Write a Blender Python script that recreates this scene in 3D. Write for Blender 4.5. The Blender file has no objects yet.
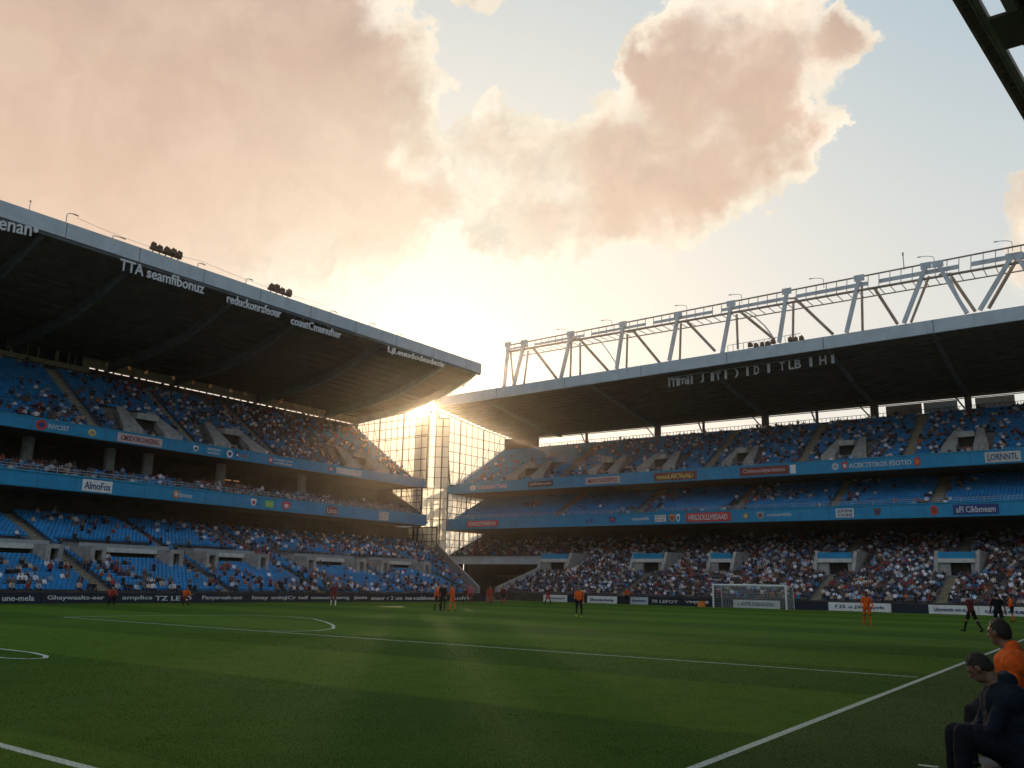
import bpy, bmesh, math, random
import numpy as np
from mathutils import Vector, Matrix, Euler, noise as mnoise

random.seed(7)
RNG = np.random.default_rng(7)
SC = bpy.context.scene
COL = SC.collection
PI = math.pi

# ---------------------------------------------------------------- camera
F_PX, YAW, PITCH, ROLL, CAM_H = 890.76, .62578, .221834, .019295, 1.7
cy_, sy_, cp_, sp_ = math.cos(YAW), math.sin(YAW), math.cos(PITCH), math.sin(PITCH)
FWD = Vector((-sy_ * cp_, cy_ * cp_, sp_))
R0 = Vector((cy_, sy_, 0))
U0 = R0.cross(FWD)
RGT = math.cos(ROLL) * R0 + math.sin(ROLL) * U0
UPV = -math.sin(ROLL) * R0 + math.cos(ROLL) * U0
EYE = Vector((0, 0, CAM_H))


def ray(x, y):
    return (x - 512) * RGT - (y - 384) * UPV + F_PX * FWD


def on_z(x, y, z=0.0):
    d = ray(x, y)
    return EYE + d * ((z - CAM_H) / d.z)


def on_x(x, y, X):
    d = ray(x, y)
    return EYE + d * (X / d.x)


def on_y(x, y, Y):
    d = ray(x, y)
    return EYE + d * (Y / d.y)


def project(p):
    q = Vector(p) - EYE
    w = q.dot(FWD)
    if w <= .1:
        return None
    return 512 + F_PX * q.dot(RGT) / w, 384 - F_PX * q.dot(UPV) / w


cam_d = bpy.data.cameras.new('camera')
cam = bpy.data.objects.new('camera', cam_d)
COL.objects.link(cam)
cam_d.sensor_width = 36
cam_d.lens = F_PX * 36 / 1024
cam_d.clip_start = .1
cam_d.clip_end = 5000
cam.matrix_world = Matrix(((RGT.x, UPV.x, -FWD.x, 0), (RGT.y, UPV.y, -FWD.y, 0), (RGT.z, UPV.z, -FWD.z, CAM_H), (0, 0, 0, 1)))
SC.camera = cam

# ---------------------------------------------------------------- materials


class NT:
    def __init__(s, tree):
        s.t = tree
        s.n = tree.nodes
        s.l = tree.links

    def new(s, kind, **kw):
        n = s.n.new(kind)
        for k, v in kw.items():
            setattr(n, k, v)
        return n

    def put(s, sock, v):
        if isinstance(v, bpy.types.NodeSocket):
            s.l.new(v, sock)
        else:
            sock.default_value = v

    def math(s, op, a, b=None, c=None, clamp=False):
        n = s.new('ShaderNodeMath', operation=op, use_clamp=clamp)
        s.put(n.inputs[0], a)
        if b is not None:
            s.put(n.inputs[1], b)
        if c is not None:
            s.put(n.inputs[2], c)
        return n.outputs[0]

    def vmath(s, op, a, b=None, out=0):
        n = s.new('ShaderNodeVectorMath', operation=op)
        s.put(n.inputs[0], a)
        if b is not None:
            s.put(n.inputs[1], b)
        return n.outputs[out]

    def scale(s, a, f):
        n = s.new('ShaderNodeVectorMath', operation='SCALE')
        s.put(n.inputs[0], a)
        s.put(n.inputs['Scale'], f)
        return n.outputs[0]

    def mix(s, fac, a, b, blend='MIX'):
        n = s.new('ShaderNodeMix', data_type='RGBA', blend_type=blend)
        n.clamp_factor = True
        s.put(n.inputs[0], fac)
        s.put(n.inputs[6], a)
        s.put(n.inputs[7], b)
        return n.outputs[2]

    def maprange(s, v, a, b, c=0.0, d=1.0, interp='SMOOTHSTEP'):
        n = s.new('ShaderNodeMapRange', interpolation_type=interp)
        s.put(n.inputs['Value'], v)
        for k, x in (('From Min', a), ('From Max', b), ('To Min', c), ('To Max', d)):
            s.put(n.inputs[k], x)
        return n.outputs['Result']

    def noise(s, vec, scale, detail=4, rough=.55, out='Fac', dim='3D'):
        n = s.new('ShaderNodeTexNoise', noise_dimensions=dim)
        if vec is not None:
            s.put(n.inputs['Vector'], vec)
        n.inputs['Scale'].default_value = scale
        n.inputs['Detail'].default_value = detail
        n.inputs['Roughness'].default_value = rough
        return n.outputs[out]


def c4(c):
    return (c[0], c[1], c[2], 1.0)


def base_mat(name):
    m = bpy.data.materials.new(name)
    m.use_nodes = True
    t = NT(m.node_tree)
    b = m.node_tree.nodes['Principled BSDF']
    return m, t, b


def mat(name, col, rough=.7, vary=.25, scale=3.0, metal=0.0, bump=0.0, bscale=40, stain=0.0, spec=.3):
    m, t, b = base_mat(name)
    geo = t.new('ShaderNodeNewGeometry').outputs['Position']
    f = t.noise(geo, scale, 5, .6)
    lo = tuple(max(0, x * (1 - vary)) for x in col)
    hi = tuple(min(1, x * (1 + vary)) for x in col)
    c = t.mix(t.maprange(f, .3, .7), c4(lo), c4(hi))
    if stain:
        st = t.vmath('MULTIPLY', geo, (1.5, 1.5, .18))
        f2 = t.noise(st, 1.2, 6, .65)
        c = t.mix(t.maprange(f2, .5, .75, 0, stain), c, c4(tuple(x * .35 for x in col)))
    t.put(b.inputs['Base Color'], c)
    b.inputs['Roughness'].default_value = rough
    b.inputs['Metallic'].default_value = metal
    b.inputs['Specular IOR Level'].default_value = spec
    if bump:
        bn = t.new('ShaderNodeBump')
        bn.inputs['Strength'].default_value = bump
        bn.inputs['Distance'].default_value = .02
        t.put(bn.inputs['Height'], t.noise(geo, bscale, 4, .6))
        t.l.new(bn.outputs[0], b.inputs['Normal'])
    return m


def emit_mat(name, col, strength):
    m, t, b = base_mat(name)
    b.inputs['Base Color'].default_value = c4(col)
    b.inputs['Emission Color'].default_value = c4(col)
    b.inputs['Emission Strength'].default_value = strength
    return m


M = {}
M['concrete'] = mat('concrete', (.36, .35, .33), .85, .2, 2.0, stain=.5)
M['terrace'] = mat('terrace_concrete', (.2, .2, .2), .9, .25, 2.0, stain=.4)
M['pale'] = mat('pale_concrete', (.6, .59, .56), .8, .12, 2.0, stain=.35)
M['dark'] = mat('dark_interior', (.03, .028, .025), .9, .3, 2.0)  # near-black colour that paints in the shade of passages and the tunnel
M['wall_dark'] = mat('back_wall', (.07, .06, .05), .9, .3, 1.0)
M['wall_tan'] = mat('tan_wall', (.34, .30, .19), .85, .2, 1.5, stain=.3)
M['aisle'] = mat('aisle_steps', (.33, .27, .15), .85, .25, 4.0)
M['band'] = mat('blue_fascia', (.019, .26, .49), .5, .10, 1.0, stain=.15, spec=.3)
M['band_cap'] = mat('blue_fascia_cap', (.03, .32, .50), .5, .10, 1.0)
M['seam'] = mat('dark_seam', (.02, .10, .19), .7, .1, 2)
M['rail'] = mat('grey_rail', (.35, .38, .4), .45, .1, 3, metal=.5)
M['seat'] = mat('blue_seat', (.018, .22, .50), .5, .22, .8, spec=.3)
M['fascia'] = mat('roof_fascia', (.46, .53, .58), .55, .08, .8, stain=.22)
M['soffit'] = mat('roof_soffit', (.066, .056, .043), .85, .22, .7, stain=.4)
M['rafter'] = mat('roof_rafter', (.085, .10, .11), .7, .25, 1.2)
M['roof_top'] = mat('roof_sheet', (.25, .26, .27), .7, .2, .6)
M['steel'] = mat('pale_steel', (.50, .57, .63), .5, .12, 1.0, stain=.25)
M['steel_brown'] = mat('weathered_steel', (.30, .25, .22), .65, .25, 1.0, stain=.3)
M['mast'] = mat('dark_mast', (.16, .12, .095), .6, .2, 1.0)
M['white'] = mat('white_paint', (.78, .78, .76), .6, .08, 2.0, stain=.15)
M['letters'] = mat('white_letters', (.62, .64, .66), .5, .05, 2.0)
M['black'] = mat('black_paint', (.015, .016, .02), .5, .3, 2.0)
M['navy_board'] = mat('navy_board', (.012, .018, .035), .45, .25, .6, stain=.3)
M['red'] = mat('red_print', (.55, .06, .05), .55, .1, 2.0)
M['orange'] = mat('orange_print', (.75, .22, .04), .55, .1, 2.0)
M['green'] = mat('green_print', (.12, .55, .15), .55, .1, 2.0)
M['yellow'] = mat('yellow_print', (.65, .55, .15), .55, .1, 2.0)
M['blue_dk'] = mat('dark_blue_print', (.03, .06, .2), .55, .1, 2.0)
M['pink'] = mat('pale_pink_print', (.62, .45, .45), .55, .1, 2.0)
M['maroon'] = mat('maroon_print', (.22, .05, .04), .55, .15, 2.0)
M['lamp_rust'] = mat('rusty_lamp_housing', (.14, .085, .05), .8, .5, 8.0)
M['window'] = mat('dark_glass', (.012, .014, .016), .12, .2, 1.0, spec=.6)
M['glow'] = emit_mat('lit_lamp', (1.0, .50, .18), .22)
M['hill'] = mat('outer_ground', (.12, .115, .1), .95, .3, .05)
M['orange_bag'] = mat('orange_bag', (.7, .2, .04), .6, .2, 6.0)
M['bench'] = mat('bench_slats', (.10, .12, .15), .6, .15, 6.0)

# corner screens: milky panels that glow when the sun is behind them
for nm_, clear_ in (('screen_panel', .09), ('gap_sunblock', .1)):
    m, t, b = base_mat(nm_)
    tr = t.new('ShaderNodeBsdfTransparent')
    tr.inputs[0].default_value = (.95, .94, .91, 1)
    tl_ = t.new('ShaderNodeBsdfTranslucent')
    tl_.inputs[0].default_value = (.95, .92, .85, 1)
    mx = t.new('ShaderNodeMixShader')
    mx.inputs[0].default_value = 1 - clear_
    t.l.new(tr.outputs[0], mx.inputs[1])
    t.l.new(tl_.outputs[0], mx.inputs[2])
    t.l.new(mx.outputs[0], m.node_tree.nodes['Material Output'].inputs['Surface'])
    M[nm_] = m
M['glass'] = M['screen_panel']

# crowd: clothing colour held per person in a mesh attribute
m, t, b = base_mat('crowd_clothing')
at = t.new('ShaderNodeAttribute', attribute_name='col')
t.l.new(at.outputs['Color'], b.inputs['Base Color'])
b.inputs['Roughness'].default_value = .85
M['crowd'] = m
# single spectators: top in the object's own colour
m, t, b = base_mat('spectator_top')
oi = t.new('ShaderNodeObjectInfo')
geo = t.new('ShaderNodeNewGeometry').outputs['Position']
f = t.noise(geo, 9, 3)
t.put(b.inputs['Base Color'], t.mix(t.maprange(f, .3, .7), oi.outputs['Color'], (0, 0, 0, 1), 'MIX') if False else oi.outputs['Color'])
b.inputs['Roughness'].default_value = .85
M['top'] = m

# grass with mown bands across the pitch
m, t, b = base_mat('pitch_grass')
geo = t.new('ShaderNodeNewGeometry').outputs['Position']
sx = t.new('ShaderNodeSeparateXYZ')
t.l.new(geo, sx.inputs[0])
wob = t.noise(geo, .25, 3)
yy = t.math('ADD', sx.outputs[1], t.math('MULTIPLY', t.math('SUBTRACT', wob, .5), .5))
band = t.math('SINE', t.math('MULTIPLY', yy, PI / 5.45))
band = t.maprange(band, -.12, .12)
big = t.noise(geo, .12, 5, .6)
med = t.noise(geo, 1.6, 6, .65)
fine = t.noise(t.vmath('MULTIPLY', geo, (1, 1, 1)), 38, 5, .75)
c = t.mix(band, (.037, .096, .003, 1), (.080, .160, .009, 1))
c = t.mix(t.maprange(big, .35, .68, 0, .55), c, (.092, .154, .009, 1))
c = t.mix(t.maprange(med, .4, .7, 0, .45), c, (.028, .084, .002, 1))
c = t.mix(t.maprange(fine, .38, .7, 0, .75), c, (.018, .058, .002, 1))
c = t.mix(t.maprange(fine, .3, .42, .5, 0), c, (.11, .19, .016, 1))
outside = t.math('GREATER_THAN', t.math('MULTIPLY_ADD', sx.outputs[1], .0252, sx.outputs[0]), -3.71)
c = t.mix(t.math('MULTIPLY', outside, .75), c, t.mix(t.maprange(fine, .38, .7), (.058, .090, .020, 1), (.022, .040, .008, 1)))
t.put(b.inputs['Base Color'], c)
b.inputs['Roughness'].default_value = .9
b.inputs['Specular IOR Level'].default_value = .12
bn = t.new('ShaderNodeBump')
bn.inputs['Strength'].default_value = .9
bn.inputs['Distance'].default_value = .03
t.put(bn.inputs['Height'], fine)
t.l.new(bn.outputs[0], b.inputs['Normal'])
M['grass'] = m

m, t, b = base_mat('chalk_line')
geo = t.new('ShaderNodeNewGeometry').outputs['Position']
f = t.noise(geo, 30, 5, .75)
t.put(b.inputs['Base Color'], t.mix(t.maprange(f, .42, .66), (.50, .53, .48, 1), (.12, .18, .07, 1)))
b.inputs['Roughness'].default_value = .9
M['chalk'] = m

# ---------------------------------------------------------------- mesh helpers


class MB:
    def __init__(s):
        s.v, s.f, s.m = [], [], []

    def poly(s, pts, mi=0):
        n = len(s.v)
        s.v += [tuple(p) for p in pts]
        s.f.append(tuple(range(n, n + len(pts))))
        s.m.append(mi)

    def hexa(s, p, mi=0):
        """eight corners: bottom ring 0-3, top ring 4-7"""
        n = len(s.v)
        s.v += [tuple(q) for q in p]
        for q in ((0, 3, 2, 1), (4, 5, 6, 7), (0, 1, 5, 4), (1, 2, 6, 5), (2, 3, 7, 6), (3, 0, 4, 7)):
            s.f.append(tuple(n + i for i in q))
            s.m.append(mi)

    def box(s, a, b, mi=0):
        x0, y0, z0 = (min(a[i], b[i]) for i in range(3))
        x1, y1, z1 = (max(a[i], b[i]) for i in range(3))
        s.hexa([(x0, y0, z0), (x1, y0, z0), (x1, y1, z0), (x0, y1, z0), (x0, y0, z1), (x1, y0, z1), (x1, y1, z1), (x0, y1, z1)], mi)

    def prism(s, prof, vec, mi=0):
        """closed outline (list of points) pushed along vec"""
        n, k = len(s.v), len(prof)
        vec = Vector(vec)
        s.v += [tuple(p) for p in prof] + [tuple(Vector(p) + vec) for p in prof]
        s.f.append(tuple(range(n + k - 1, n - 1, -1)))
        s.f.append(tuple(range(n + k, n + 2 * k)))
        s.m += [mi, mi]
        for i in range(k):
            j = (i + 1) % k
            s.f.append((n + i, n + j, n + k + j, n + k + i))
            s.m.append(mi)

    def bar(s, a, b, w, h=None, seg=4, mi=0):
        a, b = Vector(a), Vector(b)
        h = w if h is None else h
        d = (b - a)
        if d.length < 1e-6:
            return
        d.normalize()
        up = Vector((0, 0, 1)) if abs(d.z) < .95 else Vector((0, 1, 0))
        x = d.cross(up).normalized()
        y = x.cross(d).normalized()
        n = len(s.v)
        k = seg
        for p in (a, b):
            for i in range(k):
                an = 2 * PI * (i + .5) / k
                q = .7071 if k == 4 else .5
                s.v.append(tuple(p + x * (math.cos(an) * w * q) + y * (math.sin(an) * h * q)))
        s.f.append(tuple(range(n + k - 1, n - 1, -1)))
        s.f.append(tuple(range(n + k, n + 2 * k)))
        s.m += [mi, mi]
        for i in range(k):
            j = (i + 1) % k
            s.f.append((n + i, n + j, n + k + j, n + k + i))
            s.m.append(mi)

    def path(s, pts, w, seg=6, mi=0):
        for a, b in zip(pts, pts[1:]):
            s.bar(a, b, w, seg=seg, mi=mi)

    def disc(s, c, x, y, r, n=14, mi=0, thick=None):
        c, x, y = Vector(c), Vector(x), Vector(y)
        pts = [c + x * (math.cos(2 * PI * i / n) * r) + y * (math.sin(2 * PI * i / n) * r) for i in range(n)]
        if thick is None:
            s.poly(pts, mi)
        else:
            s.prism(pts, x.cross(y) * thick, mi)

    def mesh(s, name, mats):
        me = bpy.data.meshes.new(name)
        me.from_pydata(s.v, [], s.f)
        for mm in mats:
            me.materials.append(mm)
        if len(mats) > 1:
            me.polygons.foreach_set('material_index', s.m)
        me.update()
        bm = bmesh.new()
        bm.from_mesh(me)
        bmesh.ops.recalc_face_normals(bm, faces=bm.faces)
        bm.to_mesh(me)
        bm.free()
        return me

    def build(s, name, mats, parent=None):
        if not isinstance(mats, (list, tuple)):
            mats = [mats]
        return link(name, s.mesh(name, mats), parent)


def link(name, data, parent=None):
    o = bpy.data.objects.new(name, data)
    COL.objects.link(o)
    if parent is not None:
        o.parent = parent
        # children are modelled in world space; undo the parent's placement
        o.matrix_parent_inverse = parent.matrix_world.inverted()
    return o


def empty(name, loc=(0, 0, 0)):
    o = bpy.data.objects.new(name, None)
    COL.objects.link(o)
    o.location = loc
    o.matrix_world = Matrix.Translation(loc)
    o.empty_display_size = .3
    return o


def tag(o, label=None, cat=None, group=None, kind=None):
    if label:
        o['label'] = label
    if cat:
        o['category'] = cat
    if group:
        o['group'] = group
    if kind:
        o['kind'] = kind
    return o


def array_mesh(name, tv, tf, pos, mats, rot=None, scl=None, col=None):
    """many copies of one template in a single mesh (for stuff). tv n x 3, tf m x k, pos p x 3, rot p (angle about z)"""
    n, k, p = len(tv), tf.shape[1], len(pos)
    v = np.repeat(tv[None], p, 0)
    if scl is not None:
        v = v * scl[:, None, None]
    if rot is not None:
        c, s = np.cos(rot)[:, None], np.sin(rot)[:, None]
        v = np.stack([v[..., 0] * c - v[..., 1] * s, v[..., 0] * s + v[..., 1] * c, v[..., 2]], -1)
    v = (v + pos[:, None, :]).reshape(-1, 3)
    f = (tf[None] + (np.arange(p) * n)[:, None, None]).reshape(-1)
    me = bpy.data.meshes.new(name)
    me.vertices.add(len(v))
    me.vertices.foreach_set('co', v.astype(np.float32).ravel())
    me.loops.add(len(f))
    me.loops.foreach_set('vertex_index', f.astype(np.int32))
    np_ = len(f) // k
    me.polygons.add(np_)
    me.polygons.foreach_set('loop_start', np.arange(np_, dtype=np.int32) * k)
    me.update(calc_edges=True)
    if col is not None:
        a = me.attributes.new('col', 'FLOAT_COLOR', 'POINT')
        a.data.foreach_set('color', col.astype(np.float32).ravel())
    for mm in mats:
        me.materials.append(mm)
    return me


_txt = {}


def text_mesh(s, size=1.0, extrude=.02, squash=1.0, bold=.0):
    key = (s, size, extrude, squash, bold)
    if key in _txt:
        return _txt[key]
    cu = bpy.data.curves.new('txt', 'FONT')
    cu.body = s
    cu.size = size
    cu.extrude = extrude
    cu.offset = bold
    cu.resolution_u = 2
    cu.align_x = 'CENTER'
    cu.align_y = 'CENTER'
    o = bpy.data.objects.new('txt', cu)
    COL.objects.link(o)
    bpy.context.view_layer.update()
    me = bpy.data.meshes.new_from_object(o.evaluated_get(bpy.context.evaluated_depsgraph_get()))
    bpy.data.objects.remove(o)
    bpy.data.curves.remove(cu)
    _txt[key] = me
    return me


def lettering(s, centre, xdir, ydir, width, height, material, parent=None, name='lettering', extrude=.015):
    """a string fitted to width x height, standing on the plane xdir/ydir"""
    me = text_mesh(s, 1.0, .05, 1.0, .012).copy()
    co = np.empty(len(me.vertices) * 3, np.float32)
    me.vertices.foreach_get('co', co)
    co = co.reshape(-1, 3)
    lo, hi = co.min(0), co.max(0)
    x, y = Vector(xdir).normalized(), Vector(ydir).normalized()
    z = x.cross(y)
    sx_, sy2 = width / max(hi[0] - lo[0], 1e-3), height / max(hi[1] - lo[1], 1e-3)
    mid = (lo + hi) / 2
    q = (co - mid) * np.array([sx_, sy2, extrude / .05])
    B = np.array([x[:], y[:], z[:]])
    w = q @ B + np.array(centre[:])
    me.vertices.foreach_set('co', w.astype(np.float32).ravel())
    me.materials.clear()
    me.materials.append(material)
    me.update()
    return link(name, me, parent)


# ---------------------------------------------------------------- stands: local frames (s along, d outward, z up)
def P_L(s, d, z):
    return Vector((-57 - d, s, z))


def P_R(s, d, z):
    return Vector((s, 83 + d, z))


def P_N(s, d, z):
    return Vector((6 + d, s, z))


ROT = {P_L: -PI / 2, P_R: PI, P_N: PI / 2}


def seat_template():
    v, f = [], []

    def bx(x0, x1, y0, y1, z0, z1, lean=0):
        n = len(v)
        v.extend([(x0, y0, z0), (x1, y0, z0), (x1, y1, z0), (x0, y1, z0), (x0, y0 - lean, z1), (x1, y0 - lean, z1), (x1, y1 - lean, z1), (x0, y1 - lean, z1)])
        for q in ((0, 3, 2, 1), (4, 5, 6, 7), (0, 1, 5, 4), (1, 2, 6, 5), (2, 3, 7, 6), (3, 0, 4, 7)):
            f.append([n + i for i in q])
    bx(-.21, .21, -.02, .36, .38, .44)
    bx(-.215, .215, -.08, -.02, .40, .84, .07)
    return np.array(v, float), np.array(f)


SEAT_V, SEAT_F = seat_template()
KS = .68      # seats and people in the stands stand this much closer than a generous modern pitch
ALL_SEATS = {}
SPOTS = []      # (position, rot, stand key, tier key, standing)


class Tier:
    def __init__(s, P, d0, z0, n, dd, rise, s0, s1):
        if P is not P_N:
            n, dd, rise = round(n / KS), dd * KS, rise * KS
        s.P, s.d0, s.z0, s.n, s.dd, s.rise = P, d0, z0, n, dd, rise
        s.s0 = s0 if callable(s0) else (lambda d: s0)
        s.s1 = s1 if callable(s1) else (lambda d: s1)

    def z(s, d):
        return s.z0 + (d - s.d0) / s.dd * s.rise

    def build(s, parent, name, aisles=(), portals=(), dens=None, key='', floor=None, seat_gap=.5, seats=True, excl=None, aw=.42):
        P = s.P
        if P is not P_N:
            seat_gap *= KS
        if excl is None:
            excl = [(p[0] - p[1] / 2 - .25, p[0] + p[1] / 2 + .25, p[2] - .6, p[4] + .1) for p in portals]
        mb = MB()
        for i in range(s.n):
            d, z = s.d0 + i * s.dd, s.z0 + i * s.rise
            a, b2 = s.s0(d), s.s1(d)
            base = (z - .5) if floor is None else floor
            if i == 0:
                mb.poly([P(a, d, base), P(b2, d, base), P(b2, d, z), P(a, d, z)])
            mb.poly([P(a, d, z), P(b2, d, z), P(b2, d + s.dd, z), P(a, d + s.dd, z)])
            mb.poly([P(a, d + s.dd, z), P(b2, d + s.dd, z), P(b2, d + s.dd, z + s.rise), P(a, d + s.dd, z + s.rise)])
            for e in (a, b2):
                mb.poly([P(e, d, base), P(e, d + s.dd, base), P(e, d + s.dd, z), P(e, d, z)])
        tier = mb.build(name, M['terrace'], parent)
        # aisle steps
        for sa in aisles:
            mb = MB()
            for i in range(s.n):
                d, z = s.d0 + i * s.dd, s.z0 + i * s.rise
                if not (s.s0(d) + 1 < sa < s.s1(d) - 1):
                    continue
                if any(p[0] < sa < p[1] and p[2] < d < p[3] for p in excl):
                    if mb.v:
                        mb.build('aisle_steps', M['aisle'], tier)
                        mb = MB()
                    continue
                mb.hexa([P(sa - aw, d + .02, z + .004), P(sa + aw, d + .02, z + .004), P(sa + aw, d + s.dd - .01, z + .004), P(sa - aw, d + s.dd - .01, z + .004),
                         P(sa - aw, d + .02, z + .03), P(sa + aw, d + .02, z + .03), P(sa + aw, d + s.dd - .01, z + .03), P(sa - aw, d + s.dd - .01, z + .03)])
                h = s.rise / 2
                d1, d2 = d + s.dd * .52, d + s.dd - .012
                mb.hexa([P(sa - aw + .01, d1, z + .035), P(sa + aw - .01, d1, z + .035), P(sa + aw - .01, d2, z + .035), P(sa - aw + .01, d2, z + .035),
                         P(sa - aw + .01, d1, z + h), P(sa + aw - .01, d1, z + h), P(sa + aw - .01, d2, z + h), P(sa - aw + .01, d2, z + h)])
            if mb.v:
                mb.build('aisle_steps', M['aisle'], tier)
        pos = []
        for i in range(s.n):
            d, z = s.d0 + i * s.dd, s.z0 + i * s.rise
            a, b2 = s.s0(d) + .5, s.s1(d) - .5
            for k in range(int((b2 - a) / seat_gap)):
                ss = a + (k + .5) * seat_gap
                if any(abs(ss - sa) < aw + .2 for sa in aisles):
                    continue
                if any(p[0] < ss < p[1] and p[2] < d < p[3] for p in excl):
                    continue
                p = P(ss, d + s.dd * .5, z)
                pos.append(p)
                if dens:
                    u = random.random()
                    if u < dens(ss, d):
                        SPOTS.append((p, ROT[P], key))
                        if key == 'low_end':
                            pos.pop()
        if seats and pos:
            ALL_SEATS.setdefault(parent.name, [parent, ROT[P], []])[2].extend(pos)
        return tier


def portal(P, tier, sc_, w, d0, h, parent, style='wing'):
    """concrete vomitory standing out of the seats: wing walls, lintel, dark doorway"""
    zf = tier.z(d0)
    zt = zf + h
    d1 = tier.d0 + (zt - tier.z0) / tier.rise * tier.dd
    root = None
    if style == 'wing':
        for sg in (-1, 1):
            mb = MB()
            a = sc_ + sg * w / 2
            th = -sg * .35
            prof = [P(a, d0 - .5, tier.z(d0 - .5) - .3), P(a, d0 - .5, tier.z(d0 - .5) + h * .4), P(a, d0 + .3, zt + .1), P(a, d0 + .7, zt + .75), P(a, d1 + .6, zt + .75), P(a, d1 + .6, zt - .2)]
            mb.prism(prof, P(a + th, 0, 0) - P(a, 0, 0))
            o = mb.build('wing_wall', M['concrete'], parent)
            root = root or o
        mb = MB()
        a, b2 = sc_ - w / 2 + .36, sc_ + w / 2 - .36
        mb.box(P(a, d0, zt - .38), P(b2, d1 + .3, zt))
        mb.build('lintel', M['pale'], parent)
        mb = MB()
        mb.box(P(a, d0 + .05, zt + .004), P(b2, d0 + .13, zt + .6))
        mb.build('parapet', M['band'], parent)
        dw = w * .45
        for (x0, x1) in ((a, sc_ - dw / 2 + .3), (sc_ + dw / 2 + .3, b2)):
            mb = MB()
            mb.box(P(x0, d0 + .18, zf - .2), P(x1, d0 + .5, zt - .39))
            mb.build('portal_wall', M['concrete'], parent)
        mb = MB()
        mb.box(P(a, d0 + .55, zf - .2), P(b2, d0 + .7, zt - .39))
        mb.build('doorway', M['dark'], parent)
    elif style == 'slope':
        for sg in (-1, 1):
            mb = MB()
            a = sc_ + sg * w / 2
            b2 = sc_ + sg * w * .18
            # broad sloping side slabs either side of the passage
            q = [P(a, d0 - .6, tier.z(d0 - .6) + .1), P(b2, d0 - .6, tier.z(d0 - .6) + .1), P(b2, d1 + .4, tier.z(d1 + .4) + .1), P(sc_ + sg * w * .32, d1 + .4, tier.z(d1 + .4) + .1)]
            mb.hexa(q + [p + Vector((0, 0, .75)) for p in q])
            mb.build('wing_wall', M['concrete'], parent)
        mb = MB()
        mb.box(P(sc_ - w * .18 + .01, d0 + .6, zt - .1), P(sc_ + w * .18 - .01, d1, zt + .45))
        mb.build('lintel', M['concrete'], parent)
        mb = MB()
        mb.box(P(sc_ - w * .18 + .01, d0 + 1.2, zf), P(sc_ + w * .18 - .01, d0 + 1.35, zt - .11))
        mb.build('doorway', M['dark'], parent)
    else:   # pale parapet over a gangway with a boxed door opening at either end
        a, b2 = sc_ - w / 2, sc_ + w / 2
        mb = MB()
        mb.box(P(a + 1.22, d0 + .9, zt - .34), P(b2 - 1.22, d1 + .3, zt))
        mb.build('lintel', M['pale'], parent)
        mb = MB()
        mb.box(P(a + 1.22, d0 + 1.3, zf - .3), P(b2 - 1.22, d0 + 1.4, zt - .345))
        mb.build('doorway', M['dark'], parent)  # near-black panel paints the shaded gap under the parapet
        for x0, x1 in ((a, a + 1.2), (b2 - 1.2, b2)):
            mb = MB()
            mb.box(P(x0, d0 - .9, zf - .9), P(x0 + .32, d1, zt - .3))
            mb.box(P(x1 - .32, d0 - .9, zf - .9), P(x1, d1, zt - .3))
            mb.box(P(x0, d0 - .9, zt - .295), P(x1, d1 + .3, zt + .005))
            mb.build('portal_wall', M['concrete'], parent)
            mb = MB()
            mb.box(P(x0 + .33, d0 - .3, zf - .9), P(x1 - .33, d0 - .2, zt - .3))
            mb.build('doorway', M['wall_dark'], parent)
        mb = MB()
        mb.box(P(a + .1, d0 + 1.0, zt + .01), P(b2 - .1, d0 + 1.05, zt + .28))
        mb.build('glass_rail', M['rail'], parent)
    return d1


def rail(P, s0, s1, d, z, parent, h=.55, step=2.0):
    mb = MB()
    s = s0
    while s <= s1:
        mb.bar(P(s, d, z), P(s, d, z + h), .05)
        s += step
    for q in (.5, 1.0):
        mb.bar(P(s0, d, z + h * q), P(s1, d, z + h * q), .045)
    return mb.build('rail', M['rail'], parent)


# ================================================================ ground and pitch
mb = MB()
mb.poly([(-1500, -1500, -.008), (1500, -1500, -.008), (1500, 1500, -.008), (-1500, 1500, -.008)])
tag(mb.build('ground', M['hill']), kind='structure')
mb = MB()
mb.poly([(-57.6, -14, 0), (5.5, -14, 0), (5.5, 83.9, 0), (-57.6, 83.9, 0)])
tag(mb.build('pitch', M['grass']), kind='structure')


def strip(mb, a, b, w):
    a, b = Vector(a), Vector(b)
    d = (b - a).normalized()
    n = Vector((-d.y, d.x, 0)) * w / 2
    mb.poly([a - n, b - n, b + n, a + n])


mb = MB()
Z = .004
strip(mb, (-3.56, -6, Z), (-5.75, 80.9, Z), .11)                # touchline
tag(mb.build('touchline', M['chalk']), kind='structure')
mb = MB()
strip(mb, (-4.4, 20.55, Z), (-38.3, 20.75, Z), .11)
tag(mb.build('box_line', M['chalk']), kind='structure')
mb = MB()
strip(mb, (-4.3, 4.75, Z), (-30, 5.25, Z), .12)
tag(mb.build('goal_line', M['chalk']), kind='structure')
mb = MB()
arc = [(-38.3, 20.8), (-38.35, 23.5), (-37.9, 26.5), (-36.6, 29.2), (-34.6, 29.9), (-32, 29.1), (-29.5, 27.5), (-27, 25.6), (-25.2, 23.9), (-24.4, 22.4), (-24.6, 21.3), (-25.3, 20.95)]
for a, b in zip(arc, arc[1:]):
    strip(mb, (a[0], a[1], Z * 2), (b[0], b[1], Z * 2), .13)
tag(mb.build('arc_line', M['chalk']), kind='structure')
mb = MB()
arc = [(-28, 10.6), (-24, 10.75), (-21, 10.75), (-20, 10.55), (-19.45, 10.25), (-19.45, 9.9), (-20, 9.65), (-21, 9.6), (-24, 9.7)]
for a, b in zip(arc, arc[1:]):
    strip(mb, (a[0], a[1], Z * 2), (b[0], b[1], Z * 2), .11)
tag(mb.build('corner_line', M['chalk']), kind='structure')
mb = MB()
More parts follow.
